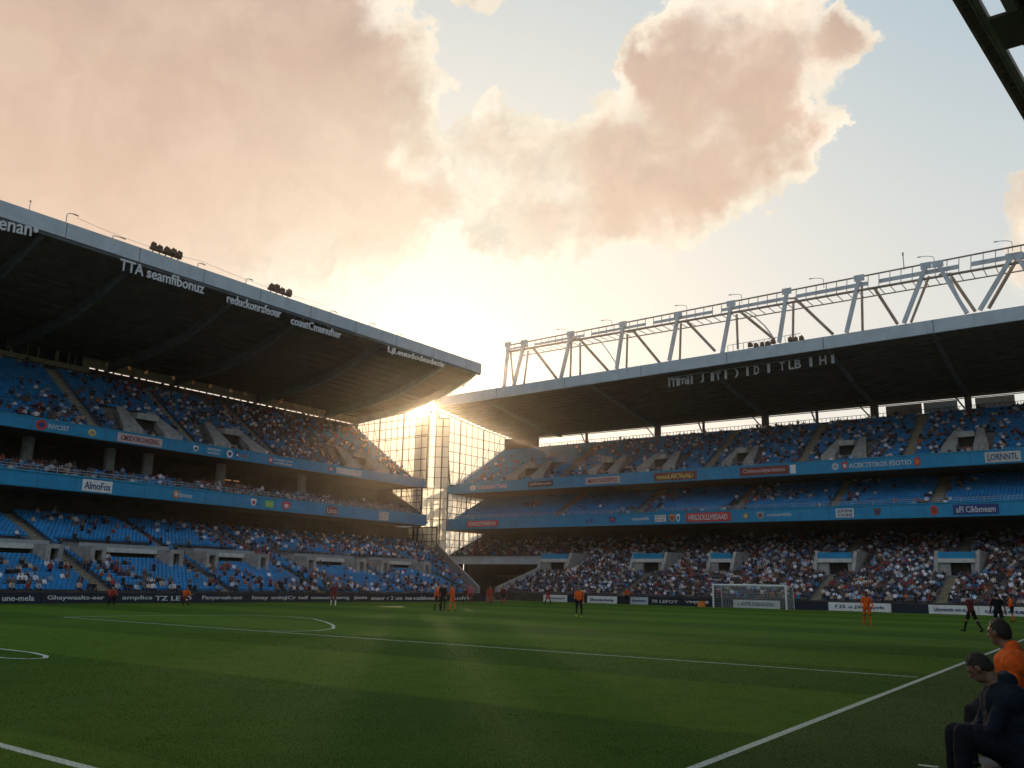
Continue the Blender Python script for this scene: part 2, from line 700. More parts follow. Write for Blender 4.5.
a, b = on_z(918, 765), on_z(938, 767.5)
strip(mb, (a.x, a.y, Z), (b.x, b.y, Z), .1)
tag(mb.build('technical_line', M['chalk']), kind='structure')
# far goal line
mb = MB()
strip(mb, (-4.5, 80.9, Z), (-54, 80.9, Z), .11)
tag(mb.build('far_line', M['chalk']), kind='structure')

def joints(band):
    """narrow dark seams between the cladding panels of a blue band"""
    co_ = [v.co for v in band.data.vertices]
    lo_, hi_ = [min(c[i] for c in co_) for i in range(3)], [max(c[i] for c in co_) for i in range(3)]
    mb = MB()
    if hi_[1] - lo_[1] > 10:
        y = lo_[1] + 3
        while y < hi_[1] - 1:
            mb.box((hi_[0] + .003, y, lo_[2]), (hi_[0] + .008, y + .035, hi_[2]))
            y += 3.05
    else:
        x = lo_[0] + 3
        while x < hi_[0] - 1:
            mb.box((x, lo_[1] - .008, lo_[2]), (x + .035, lo_[1] - .003, hi_[2]))
            x += 3.05
    bm = bmesh.new()
    bm.from_mesh(band.data)
    bm.from_mesh(mb.mesh('seams', [M['seam']]))
    n0 = len(band.data.polygons)
    bm.faces.ensure_lookup_table()
    for f in bm.faces[n0:]:
        f.material_index = 1
    bm.to_mesh(band.data)
    bm.free()
    band.data.materials.append(M['seam'])


# ================================================================ left grandstand (along the pitch)
gs = empty('grandstand', (-65, 45, 0))
tag(gs, 'long blue grandstand beside the pitch with mostly empty lower seats', 'grandstand')
YL0, YL1 = 4.0, 81.8


def left_end(d):       # the lower tier turns outward towards its far end
    return 75.5 + (d - 1.4) * .66


lowL = Tier(P_L, 1.4, .6, 20, .82, .30, YL0, left_end)
vomL = []
for (x0, x1, y) in ((-60, 58, 540), (85, 178, 546), (200, 263, 552), (300, 360, 557), (375, 425, 561)):
    a, b = on_x(x0, y, -64).y, on_x(x1, y, -64).y
    vomL.append(((a + b) / 2, b - a, 7.0, 1.25, 7.0 + 4.0))
aisL = [25.5, 34.5, 44.4, 54.0, 64.8, 74.5]
mnoise.seed_set(3)


def densL(s, d):
    row = (d - 1.4) / .82
    n = mnoise.noise(Vector((s * .14, d * .22, 3.1)))
    n2 = mnoise.noise(Vector((s * .5, d * .5, 9.1)))
    p = .02 + max(0, n - .2) * 1.1 + max(0, n2 - .3) * .5
    # busy wedges beside the aisles and gangways
    for a in aisL:
        off = (s - a) + (row - 9) * .35
        if -2.6 < off < 2.6 and row < 12:
            p += .42
    if row < 1.5:
        p += .2
    if 10 < row < 12.5:
        p += .1
    if s > 50 and row > 9:
        p += .38
    if s > 46 and row > 13:
        p += .15
    if s > 58 and row < 8:
        p += .12
    return min(p * .82, .85)


exL = []
for v in vomL:
    exL += [(v[0] - v[1] / 2, v[0] + v[1] / 2, 7.0, 11.2), (v[0] - v[1] / 2 - .1, v[0] - v[1] / 2 + 1.3, 5.9, 11.2), (v[0] + v[1] / 2 - 1.3, v[0] + v[1] / 2 + .1, 5.9, 11.2)]
tl = lowL.build(gs, 'lower_terrace', aisL, vomL, densL, 'low_side', floor=0, excl=exL)
for v in vomL:
    portal(P_L, lowL, v[0], v[1], v[2], v[3], tl, 'frame')
# end parapet of the lower tier
mb = MB()
q = []
for i in range(0, 21, 2):
    d = 1.4 + i * .82
    q.append((left_end(d), d, lowL.z(d)))
for (s, d, z), (s2, d2, z2) in zip(q, q[1:]):
    mb.hexa([P_L(s + .02, d, 0), P_L(s2 + .02, d2, 0), P_L(s2 + .3, d2, 0), P_L(s + .3, d, 0), P_L(s + .02, d, z + .85), P_L(s2 + .02, d2, z2 + .85), P_L(s2 + .3, d2, z2 + .85), P_L(s + .3, d, z + .85)])
mb.build('end_parapet', M['concrete'], gs)
mb = MB()
mb.box(P_L(YL0, 1.0, 0), P_L(75.3, 1.25, .80))
mb.build('front_wall', M['wall_dark'], gs)
# wall behind the lower tier
mb = MB()
mb.box(P_L(YL0, 17.9, 0), P_L(86, 18.2, 8.3))
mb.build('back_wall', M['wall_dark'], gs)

# lower blue band and the middle deck
mb = MB()
mb.box(P_L(YL0, 13.0, 8.35), P_L(80.2, 13.2, 9.5))
o = mb.build('fascia_band', M['band'], gs)
mb = MB()
mb.box(P_L(YL0, 12.92, 9.502), P_L(80.2, 13.28, 9.60))
mb.build('coping', M['band_cap'], o)
joints(o)
mb = MB()
mb.box(P_L(YL0, 13.21, 8.3), P_L(80.2, 22, 8.6))
mb.build('deck_slab', M['wall_dark'], gs)
rail(P_L, YL0, 80, 13.1, 9.6, gs, .42, 1.6)
midL = Tier(P_L, 13.5, 8.95, 5, .8, .31, YL0, 80.0)


def densM(s, d):
    n = mnoise.noise(Vector((s * .12, 5.2, 1)))
    return min(.92, (.35 if s < 36 else .6) + n * .5 + (.2 if s > 52 else 0))


midL.build(gs, 'middle_terrace', [30, 40, 50.5, 60, 70], (), densM, 'mid_side')
for px, py in ((29, 450), (111, 462), (149, 468), (222, 480), (303, 492)):
    y = on_x(px, py, -75.6).y
    mb = MB()
    mb.bar(P_L(y, 18.9, 8.6), P_L(y, 18.9, 13.1), .95, .95, seg=10)
    mb.build('column', M['concrete'], gs)
mb = MB()
mb.box(P_L(YL0, 22.0, 8.3), P_L(81.0, 22.3, 13.3))
mb.box(P_L(80.7, 19.4, 8.3), P_L(81.0, 21.99, 13.3))
mb.prism([P_L(80.6, 13.3, 8.61), P_L(80.6, 19.38, 8.61), P_L(80.6, 19.38, 12.55), P_L(80.6, 18.6, 12.1), P_L(80.6, 14.2, 9.6)], (0, .3, 0))
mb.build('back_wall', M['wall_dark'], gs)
# lit kiosk in the middle concourse
ky = on_x(237, 476, -78).y
mb = MB()
for k in range(4):
    for j in range(3):
        if random.random() < .7:
            mb.box(P_L(ky - 2.0 + k * 1.05, 21.6, 10.9 + j * .45), P_L(ky - 2.0 + k * 1.05 + .7, 21.7, 11.02 + j * .45))
mb.build('kiosk_lights', M['glow'], gs)

# upper deck
mb = MB()
mb.box(P_L(YL0, 15.0, 13.05), P_L(81.9, 15.2, 14.0))
o = mb.build('fascia_band', M['band'], gs)
mb = MB()
mb.box(P_L(YL0, 14.94, 14.002), P_L(81.9, 15.26, 14.08))
mb.build('coping', M['band_cap'], o)
joints(o)
mb = MB()
mb.box(P_L(YL0, 15.21, 13.0), P_L(81.9, 22.6, 13.25))
mb.build('deck_slab', M['wall_dark'], gs)
upL = Tier(P_L, 15.4, 13.4, 13, .82, .565, YL0, YL1)
vomUL = []
for (x0, x1, y) in ((112, 172, 420), (202, 254, 437), (335, 378, 455)):
    a, b = on_x(x0, y, -75).y, on_x(x1, y, -75).y
    vomUL.append(((a + b) / 2, b - a, 16.6, 1.7, 16.6 + 3.2))
aisU = [32, 40.5, 50.2, 60, 70]


def densUL(s, d):
    row = (d - 15.4) / .82
    n = mnoise.noise(Vector((s * .09, d * .16, 21)))
    n2 = mnoise.noise(Vector((s * .4, d * .5, 2)))
    p = .34 + n * .8 + n2 * .3
    if row < 3:
        p += .3
    if s > 42:
        p += .15
    if s > 50:
        p += .22
    return min(.8, max(.04, p * .82))


tu = upL.build(gs, 'upper_terrace', aisU, vomUL, densUL, 'up_side', floor=13.26)
for v in vomUL:
    portal(P_L, upL, v[0], v[1], v[2], v[3], tu, 'slope')
# outer wall, with a slot of daylight under the roof
mb = MB()
mb.box(P_L(YL0, 26.95, 0), P_L(81.8, 27.3, 21.75))
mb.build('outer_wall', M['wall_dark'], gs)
mb = MB()
mb.box(P_L(YL0, 26.9, 21.3), P_L(44.9, 26.94, 23.2))
pb = mb.build('press_box', M['wall_tan'], gs)
for x0, x1 in ((-22, -8), (-4, 10), (13, 27), (28.5, 38), (40, 56), (60, 69), (70.5, 76), (77.5, 84)):
    p0, p1 = on_x(x0, 349, -83.85), on_x(x1, 349, -83.85)
    mb = MB()
    mb.box((-83.88, p0.y, 21.75), (-83.80, p1.y, 22.75))
    mb.build('window', M['window'], pb)
# slot: header above it, studs across it
mb = MB()
mb.box(P_L(44.92, 26.9, 21.90), P_L(81.8, 27.2, 22.9))
mb.build('header_beam', M['wall_tan'], gs)
mb = MB()
for i in range(40):
    y = 45.6 + i * .92
    mb.box(P_L(y, 27.0, 21.75), P_L(y + random.choice((.06, .15, .5 if i % 5 == 4 else .12, .3)), 27.1, 21.90))
mb.build('slot_studs', M['wall_dark'], gs)
for i in range(15):
    y = 46.0 + i * 2.45 + random.uniform(-.5, .5)
    mb = MB()
    for k in range(random.choice((1, 2, 2, 3))):
        mb.box(P_L(y - random.uniform(.08, .3), 25.9, 22.28 + k * .2), P_L(y + random.uniform(.05, .25), 26.0, 22.315 + k * .2), 0)
    mb.bar(P_L(y, 25.98, 22.2), P_L(y, 25.98, 23.1), .05, mi=1)
    mb.build('hanging_lamp', [M['glow'], M['mast']], gs)

# roof
PROF = [(-64, 26.35), (-69, 24.95), (-72, 24.15), (-76, 23.4), (-84.4, 22.75)]
TOP = [(-64, 27.45), (-70, 26.3), (-76, 25.2), (-85.2, 24.4)]


def under_left(x):
    for (a, za), (b, zb) in zip(PROF, PROF[1:]):
        if b <= x <= a:
            return za + (zb - za) * (x - a) / (b - a)
    return PROF[-1][1]


mb = MB()
outline = [(x, YL0, z) for x, z in PROF] + [(x, YL0, z) for x, z in reversed(TOP)]
mb.prism(outline, (0, 81.8 - YL0, 0))
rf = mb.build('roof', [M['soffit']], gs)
mb = MB()
mb.box((-63.97, YL0, 26.3), (-63.72, 81.85, 27.5))
fl_ = mb.build('roof_fascia', M['fascia'], rf)
mb = MB()
for k in range(13):
    mb.box((-63.717, YL0 + 3 + k * 6, 26.31), (-63.712, YL0 + 3.05 + k * 6, 27.49))
mb.build('fascia_joint', M['rafter'], fl_)
mb = MB()
mb.box((-63.93, YL0, 26.05), (-63.8, 81.8, 26.297))
mb.build('gutter', M['rafter'], rf)
mb = MB()
x = -65.2
while x > -84:
    z = under_left(x)
    mb.box((x - .09, YL0 + .1, z - .09), (x + .09, 81.7, z + .02))
    x -= 1.15
mb.build('purlins', M['soffit'], rf)
for y in (12.5, 21.0, 29.6, 37.0, 47.0, 54.5, 65.4, 76.0, 81.4):
    mb = MB()
    q = []
    for (xa, za) in PROF:
        q.append((xa - .3 if xa == -64 else xa, za))
    low = [(xa, za - .16 - .75 * min(1, (-64 - xa) / 8 + .15)) for xa, za in q]
    mb.prism([(xa, y - .2, za + .02) for xa, za in q] + [(xa, y - .2, za) for xa, za in reversed(low)], (0, .4, 0))
    mb.build('rafter', M['rafter'], rf)
# braced frame at the roof's free end
mb = MB()
for a, b in (((-65.2, 25.95), (-71.5, 23.4)), ((-66.3, 25.5), (-66.6, 24.95)), ((-68.2, 24.95), (-68.6, 24.4)), ((-70.2, 24.3), (-70.4, 23.7))):
    mb.bar((a[0], 82.0, a[1]), (b[0], 82.0, b[1]), .18)
mb.build('end_brace', M['steel'], rf)


# roof lettering (white, hung under the lip)
def roof_letters(txt, px0, y0, px1, y1, h, label):
    a, b = on_x(px0, y0, -63.55), on_x(px1, y1, -63.55)
    c = (a + b) / 2
    r = empty('roof_sign', c)
    tag(r, label, 'sign', 'white lettering under the long roof')
    lettering(txt, c, (0, 1, (b.z - a.z) / (b.y - a.y)), (0, 0, 1), b.y - a.y, h, M['letters'], r, extrude=.06)
    mb = MB()
    for k in range(6):
        p = a.lerp(b, (k + .5) / 6)
        mb.bar(p + Vector((-.07, 0, h * .4)), Vector((p.x - .30, p.y, 26.1)), .05)
    mb.build('hanger', M['rafter'], r)


roof_letters('\u2022enan\u2022', -8, 223, 38, 233, .75, 'short white lettering under the roof lip cut off by the picture edge')
roof_letters('TTA seamfibonuz', 120, 264, 204, 289, 0.92, 'white roof lettering that starts with three tall capitals and a gap')
roof_letters('reduckonrsfeour', 227, 298, 281, 314, 0.84, 'white roof lettering between the two dark lamp clusters')
roof_letters('coautCmunufter', 291, 320, 341, 335, 0.8, 'white roof lettering just past the farther lamp cluster')
roof_letters('Ljl.euudodesdezir', 388, 350, 445, 366, 0.8, 'faint white roof lettering nearest the roof corner and the sun')

# ================================================================ far grandstand (behind the goal)
ge = empty('grandstand', (-35, 95, 0))
tag(ge, 'blue grandstand behind the goal with a packed lower tier and roof truss', 'grandstand')
XR1 = 14.0
lowR = Tier(P_R, 1.5, .7, 23, .82, .295, lambda d: -62.6 + min(2.6, max(0, (d - 1.5)) * .21) if d < 13.9 else -82.0, XR1)
vomR = []
for x0, x1 in ((540, 581), (630, 677), (708, 744), (811, 867), (929, 990), (1055, 1120)):
    a, b = on_y(x0, 560, 93).x, on_y(x1, 560, 93).x
    vomR.append(((a + b) / 2, (b - a) * .74, 8.6, 1.6, 8.6 + 4.6))
aisR = [-46.5, -26.5, -15.8]


def densR(s, d):
    n = mnoise.noise(Vector((s * .12, d * .2, 40)))
    if s < -62:
        return .8
    return .97 + min(0, n * .15)


tr_ = lowR.build(ge, 'lower_terrace', aisR, vomR, densR, 'low_end', floor=None)
for v in vomR:
    portal(P_R, lowR, v[0], v[1], v[2], v[3], tr_, 'wing')
mb = MB()
mb.box(P_R(-62.6, 1.1, 0), P_R(XR1, 1.35, .86))
mb.build('front_wall', M['wall_dark'], ge)
# stair wall at the block's near end, parapet and tunnel in the corner
mb = MB()
for i in range(0, 15):
    d, d2 = 1.5 + i * .82, 1.5 + (i + 1) * .82
    s1, s2 = lowR.s0(min(d, 13.8)), lowR.s0(min(d2, 13.8))
    z1, z2 = lowR.z(d), lowR.z(d2)
    mb.hexa([P_R(s1 - .35, d, 0), P_R(s1 - .02, d, 0), P_R(s2 - .02, d2, 0), P_R(s2 - .35, d2, 0), P_R(s1 - .35, d, z1 + .7), P_R(s1 - .02, d, z1 + .7), P_R(s2 - .02, d2, z2 + .7), P_R(s2 - .35, d2, z2 + .7)])
mb.build('end_parapet', M['concrete'], ge)
mb = MB()
mb.box(P_R(-81.8, 13.6, 4.35), P_R(-60.4, 13.85, 5.3))
o = mb.build('tunnel_parapet', M['steel'], ge)
mb = MB()
mb.box(P_R(-81.8, 13.5, 5.302), P_R(-60.4, 13.95, 5.42))
mb.build('coping', M['concrete'], o)
mb = MB()
mb.box(P_R(-82.4, 13.6, 0), P_R(-79.6, 14.4, 4.345))
mb.build('tunnel_pier', M['concrete'], ge)
mb = MB()
mb.box(P_R(-66.5, 15.5, 0), P_R(-62.4, 15.8, 4.3))
mb.build('tunnel_wall', M['pale'], ge)
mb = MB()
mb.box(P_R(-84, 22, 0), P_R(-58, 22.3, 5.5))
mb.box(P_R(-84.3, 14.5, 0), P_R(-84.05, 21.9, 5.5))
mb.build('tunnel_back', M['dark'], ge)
mb = MB()
mb.bar(P_R(-75.5, 19, 2.9), P_R(-71.5, 19, 2.9), .09)
mb.bar(P_R(-73.5, 19, 0), P_R(-73.5, 19, 2.9), .09)
mb.build('tunnel_barrier', M['aisle'], ge)
mb = MB()
mb.box(P_R(-82, 20.45, 0), P_R(XR1, 20.75, 8.8))
mb.build('back_wall', M['wall_dark'], ge)

# lower blue band, middle tier
mb = MB()
mb.box(P_R(-79.2, 11.0, 8.83), P_R(XR1, 11.2, 10.15))
o = mb.build('fascia_band', M['band'], ge)
mb = MB()
mb.box(P_R(-79.2, 10.93, 10.152), P_R(XR1, 11.27, 10.24))
mb.build('coping', M['band_cap'], o)
joints(o)
mb = MB()
mb.box(P_R(-79.2, 11.21, 8.8), P_R(XR1, 22.6, 9.05))
mb.build('deck_slab', M['wall_dark'], ge)
rail(P_R, -79, XR1, 11.1, 10.24, ge, .4, 2.0)
midR = Tier(P_R, 11.5, 9.5, 12, .82, .40, -79.2, XR1)
aisMR = [-62.0, -50.4, -38.2, -27.5, -17.6, -7]


def densMR(s, d):
    row = (d - 11.5) / .82
    p = .012
    if s < -62:
        p = .008
    for a, w in ((-48.5, .28), (-37.5, .5), (-26.5, .3), (-17, .35)):
        off = s - a - (row - 5) * .25
        if abs(off) < 1.6:
            p += w
    if s > -45 and s < -36 and row < 2:
        p += .4
    if -36 < s < -29 and 4 < row < 7:
        p += .3
    if -54 < s < -48 and row < 3:
        p += .3
    if -70 < s < -67 and 5 < row < 7:
        p += .3
    return p


midR.build(ge, 'middle_terrace', aisMR, (), densMR, 'mid_end', floor=9.06)

# upper tier
mb = MB()
mb.box(P_R(-81.2, 13.0, 13.9), P_R(XR1, 13.2, 15.2))
o = mb.build('fascia_band', M['band'], ge)
mb = MB()
mb.box(P_R(-81.2, 12.93, 15.202), P_R(XR1, 13.27, 15.29))
mb.build('coping', M['band_cap'], o)
joints(o)
mb = MB()
mb.box(P_R(-81.2, 13.21, 13.85), P_R(XR1, 24.4, 14.1))
mb.build('deck_slab', M['wall_dark'], ge)
upR = Tier(P_R, 13.4, 14.75, 13, .82, .50, lambda d: -80.6 + (d - 13.4) * .16, XR1)
vomUR = []
for x0, x1, y in ((515, 552, 470), (595, 626, 468), (644, 682, 468), (728, 760, 460), (826, 871, 452), (944, 991, 440), (1060, 1100, 430)):
    a, b = on_y(x0, y, 99).x, on_y(x1, y, 99).x
    vomUR.append(((a + b) / 2, b - a, 14.6, 1.7, 14.6 + 3.6))


def densUR(s, d):
    n = mnoise.noise(Vector((s * .08, d * .15, 77)))
    p = .12 + n * .4
    if s > -62:
        p += .18
    if s > -50:
        p += .2
    for v in vomUR:
        if abs(s - v[0]) < v[1] / 2 + 1.2 and d < 15.5:
            p += .5
    return min(.7, max(.02, p * .72))


tu2 = upR.build(ge, 'upper_terrace', [-62, -42, -31, -20, -8], vomUR, densUR, 'up_end', floor=14.11)
for i, v in enumerate(vomUR):
    portal(P_R, upR, v[0], v[1], v[2], v[3], tu2, 'slope')
mb = MB()
mb.box(P_R(-81, 24.5, 0), P_R(XR1, 24.8, 21.5))
mb.build('outer_wall', M['wall_dark'], ge)
mb = MB()
mb.box(P_R(-79, 24.5, 21.503), P_R(-72.7, 24.75, 23.2))
mb.build('wall_panel', M['wall_dark'], ge)
mb = MB()
mb.box(P_R(-72.6, 24.45, 22.95), P_R(XR1, 24.7, 23.25))
mb.bar(P_R(-72.6, 24.2, 22.75), P_R(XR1, 24.2, 22.75), .09)
mb.build('header_beam', M['mast'], ge)
for px, w in ((587, .35), (658, .9), (704, .3), (766, .9), (818, .3), (876, .9), (971, .7), (1060, .7)):
    X = on_y(px, 430, 107.6).x
    mb = MB()
    mb.box((X - w / 2, 107.42, 21.505), (X + w / 2, 107.62, 22.945))
    mb.bar((X - w / 2, 107.3, 21.6), (X - w * 1.6, 106.9, 22.9), .14)
    mb.build('column', M['mast'], ge)
for px0, px1, nm in ((886, 922, 'steel_brown'), (924, 958, 'steel'), (976, 1016, 'pale')):
    a, b = on_y(px0, 410, 107.7).x, on_y(px1, 410, 107.7).x
    mb = MB()
    mb.box((a, 107.66, 21.55), (b, 107.74, 22.75))
    mb.build('cladding_panel', M[nm], ge)
mb = MB()
mb.bar(P_R(-72.6, 24.2, 21.9), P_R(XR1, 24.2, 21.9), .05)
for i in range(170):
    s = -72.4 + i * .5
    mb.bar(P_R(s, 24.2, 21.5), P_R(s, 24.2, 21.9), .05)
mb.build('rail', M['mast'], ge)


def lipz(X):
    return 25.0 + (X + 77.7) / 70 * 1.1


XA, XB = -77.7, XR1
PR = [(90.0, 0.0), (96, -.75), (102, -1.45), (107.9, -1.95)]     # underside below the lip


def under_right(X, Y):
    for (a, za), (b, zb) in zip(PR, PR[1:]):
        if a <= Y <= b:
            k = (Y - a) / (b - a)
            dz = za + (zb - za) * k
            w = max(0, min(1, (Y - 90) / 17.9))
            return lipz(X) * (1 - w) + 25.2 * w + dz
    return 23.25


mb = MB()
ys = [90, 93, 96, 99, 102, 105, 107.9]
xs = [XA + (XB - XA) * i / 8 for i in range(9)]
for i in range(8):
    for j in range(6):
        q = [(xs[i], ys[j]), (xs[i + 1], ys[j]), (xs[i + 1], ys[j + 1]), (xs[i], ys[j + 1])]
        mb.poly([(x, y, under_right(x, y)) for x, y in q])
        mb.poly([(x, y, under_right(x, y) + 1.15 - .02 * (y - 90)) for x, y in reversed(q)])
for x in (XA, XB):
    mb.poly([(x, y, under_right(x, y)) for y in ys] + [(x, y, under_right(x, y) + 1.15 - .02 * (y - 90)) for y in reversed(ys)])
mb.poly([(x, 107.9, under_right(x, 107.9)) for x in (XA, XB)] + [(x, 107.9, under_right(x, 107.9) + .79) for x in (XB, XA)])
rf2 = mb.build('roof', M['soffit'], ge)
mb = MB()
z0, z1 = lipz(XA), lipz(XB)
mb.hexa([(XA, 89.72, z0 - .05), (XB, 89.72, z1 - .05), (XB, 89.97, z1 - .05), (XA, 89.97, z0 - .05), (XA, 89.72, z0 + 1.25), (XB, 89.72, z1 + 1.25), (XB, 89.97, z1 + 1.25), (XA, 89.97, z0 + 1.25)])
fa = mb.build('roof_fascia', M['fascia'], rf2)
mb = MB()
for x in (XA + 10.4 * i for i in range(1, 9)):
    mb.box((x - .03, 89.70, lipz(x) - .04), (x + .03, 89.717, lipz(x) + 1.24))
mb.build('fascia_joint', M['rafter'], fa)
mb = MB()
y = 90.9
while y < 107.5:
    mb.hexa([(XA + .1, y - .09, under_right(XA, y) - .17), (XB, y - .09, under_right(XB, y) - .17), (XB, y + .09, under_right(XB, y) - .17), (XA + .1, y + .09, under_right(XA, y) - .17),
             (XA + .1, y - .09, under_right(XA, y) + .02), (XB, y - .09, under_right(XB, y) + .02), (XB, y + .09, under_right(XB, y) + .02), (XA + .1, y + .09, under_right(XA, y) + .02)])
    y += 1.0
mb.build('purlins', M['soffit'], rf2)
for px in (560, 658, 766, 876, 971, 1060):
    X = on_y(px, 430, 107.6).x
    mb = MB()
    up = [(X - .2, y, under_right(X, y) + .02) for y in ys]
    lo_ = [(X - .2, y, under_right(X, y) - .16 - .35 * min(1, (y - 90) / 10 + .1)) for y in ys]
    mb.prism(up + list(reversed(lo_)), (.4, 0, 0))
    mb.build('rafter', M['rafter'], rf2)

# white letters hanging from a rail under this roof
ra, rb = on_y(668, 378, 91.2), on_y(838, 352, 91.2)
rs = empty('roof_sign', (ra + rb) / 2)
tag(rs, 'row of white hanging letters on a rail under the far roof edge', 'sign')
mb = MB()
mb.bar(ra, rb, .12)
mb.bar(ra + Vector((0, .3, .15)), rb + Vector((0, .3, .15)), .08)
for k in range(9):
    p = ra.lerp(rb, k / 8)
    mb.bar(p, (p.x, p.y, under_right(p.x, p.y)), .05)
mb.build('rail', M['letters'], rs)
xd = (rb - ra).normalized()
for txt, px, w in (('IT', 673, 1.0), ('I', 679, .35), ('m', 684, .9), ('i', 690, .3), ('I', 694, .2), ('J', 705, .4), ('I', 716, .35), ('T', 722, .6), ('I', 730, .25), (')', 741, .45), ('I', 752, .25), ('D', 761, .55), ('I', 773, .3),
                   ('T', 786, .55), ('LB', 798, 1.3), ('I', 813, .3), ('H', 824, .7), ('I', 833, .3)):
    k = (px - 668) / 170
    p = ra.lerp(rb, k) + Vector((0, 0, -.62))
    lettering(txt, p, xd, (0, 0, 1), w, .95 if txt != 'm' else .7, M['letters'], rs, 'letter', extrude=.05)

# roof truss
tp = empty('roof_truss', (-40, 90.6, 27))
tp.parent = ge
tp.matrix_parent_inverse = ge.matrix_world.inverted()


def pf(x, y, Y=90.6):
    return on_y(x, y, Y)


mb = MB()
tl0, tl1 = pf(508, 345.5), pf(1130, 224)
bl0, bl1 = pf(508, 352), pf(1130, 243)
back = Vector((0, 2.6, 0))
for off in (Vector((0, 0, 0)), back):
    if off.y < 1:
        mb.bar(tl0 + off, tl1 + off, .17, seg=8)
    mb.bar(bl0 + off, bl1 + off, .26 if off.y < 1 else .14, seg=8)
mb.build('chord', M['steel_brown'], tp)
mb = MB()
n = 64
for i in range(n):
    a, b = i / n, (i + 1) / n
    pt, pb_ = tl0.lerp(tl1, a), bl0.lerp(bl1, a)
    pt2, pb2 = tl0.lerp(tl1, b), bl0.lerp(bl1, b)
    mb.bar(pt, pb_, .07)
    mb.bar(pb_, pb_ + back, .07)
    # walkway plates between the chords
    if i % 8 != 3:
        q0, q1 = pb_.lerp(pt, .30), pb2.lerp(pt2, .30)
        q2, q3 = pb_.lerp(pt, .58), pb2.lerp(pt2, .58)
        e = Vector((0, .08, 0))
        mb.hexa([q0 + e, q1 + e, q1 + e * 2, q0 + e * 2, q2 + e, q3 + e, q3 + e * 2, q2 + e * 2])
mb.build('walkway', M['steel'], tp)


def c9(x, y):
    return 480 + x / 3.413, 220 + y / 3.413


def c10(x, y):
    return 724 + x / 3.413, 220 + y / 3.413


front = [(c9(97, 425), c9(82, 572)), (c9(152, 418), c9(115, 566)), (c9(312, 388), c9(276, 540)), (c9(489, 355), c9(466, 508)), (c9(677, 322), c9(646, 480)), (c9(858, 285), c9(826, 458)),
         (c10(215, 243), c10(188, 418)), (c10(462, 198), c10(418, 384)), (c10(690, 156), c10(614, 352)), (c10(730, 150), c10(828, 318)), (c10(982, 125), c10(873, 308)), (c10(1000, 122), c10(1090, 270))]
diag = [(c9(182, 436), c9(262, 542)), (c9(338, 404), c9(437, 514)), (c9(525, 380), c9(613, 487)), (c9(705, 345), c9(802, 447)), (c9(888, 312), c9(1005, 408)),
        (c10(240, 265), c10(372, 390)), (c10(513, 232), c10(592, 355)), (c10(768, 182), c10(857, 312)), (c10(1003, 128), c10(903, 302)), (c10(1030, 128), c10(1120, 262))]
rear = [(c9(165, 446), c9(150, 560)), (c9(104, 446), c9(115, 566)), (c9(312, 420), c9(308, 536)), (c9(342, 420), c9(342, 530)), (c9(503, 390), c9(500, 506)), (c9(686, 345), c9(682, 476)), (c9(876, 322), c9(880, 440)),
        (c10(237, 280), c10(235, 412)), (c10(470, 212), c10(473, 378)), (c10(700, 192), c10(638, 350))]
for a, b in front:
    mb = MB()
    mb.bar(pf(*a), pf(*b), .36, .36, seg=4)
    p = pf(*a)
    mb.box(p + Vector((-.5, -.16, -.35)), p + Vector((.5, -.05, .3)))
    mb.build('strut', M['steel'], tp)
for a, b in diag:
    mb = MB()
    pa_ = pf(*a, 92.0)
    mb.bar(pa_, pf(*b, 92.4), .34, seg=8)
    mb.bar(pa_ + Vector((-.9, 0, .05)), pa_ + Vector((.3, 0, -.1)), .22, seg=6)
    mb.build('strut', M['steel_brown'], tp)
for a, b in rear:
    mb = MB()
    mb.bar(pf(*a, 93.2), pf(*b, 93.2), .26, seg=8)
    mb.build('strut', M['steel_brown'], tp)
mb = MB()     # bent cables
for pts in ((c9(390, 405), c9(410, 412), c9(432, 440), c9(468, 495)), (c10(70, 312), c10(110, 335), c10(140, 362), c10(165, 395)), (c10(770, 185), c10(785, 230), c10(810, 280), c10(835, 315))):
    mb = MB()
    mb.path([pf(*p, 91.4) for p in pts], .14)
    mb.build('cable', M['steel'], tp)
# guard rail on the roof by the lamp cluster
mb = MB()
for k in range(14):
    p = pf(728 + k * 5.2, 352 - k * .85, 91.6)
    mb.bar((p.x, p.y, p.z - .3), (p.x, p.y, p.z + .75), .05)
    q = pf(728 + (k + 1) * 5.2, 352 - (k + 1) * .85, 91.6)
    mb.bar((p.x, p.y, p.z + .75), (q.x, q.y, q.z + .75), .05)
mb.build('rail', M['rail'], tp)

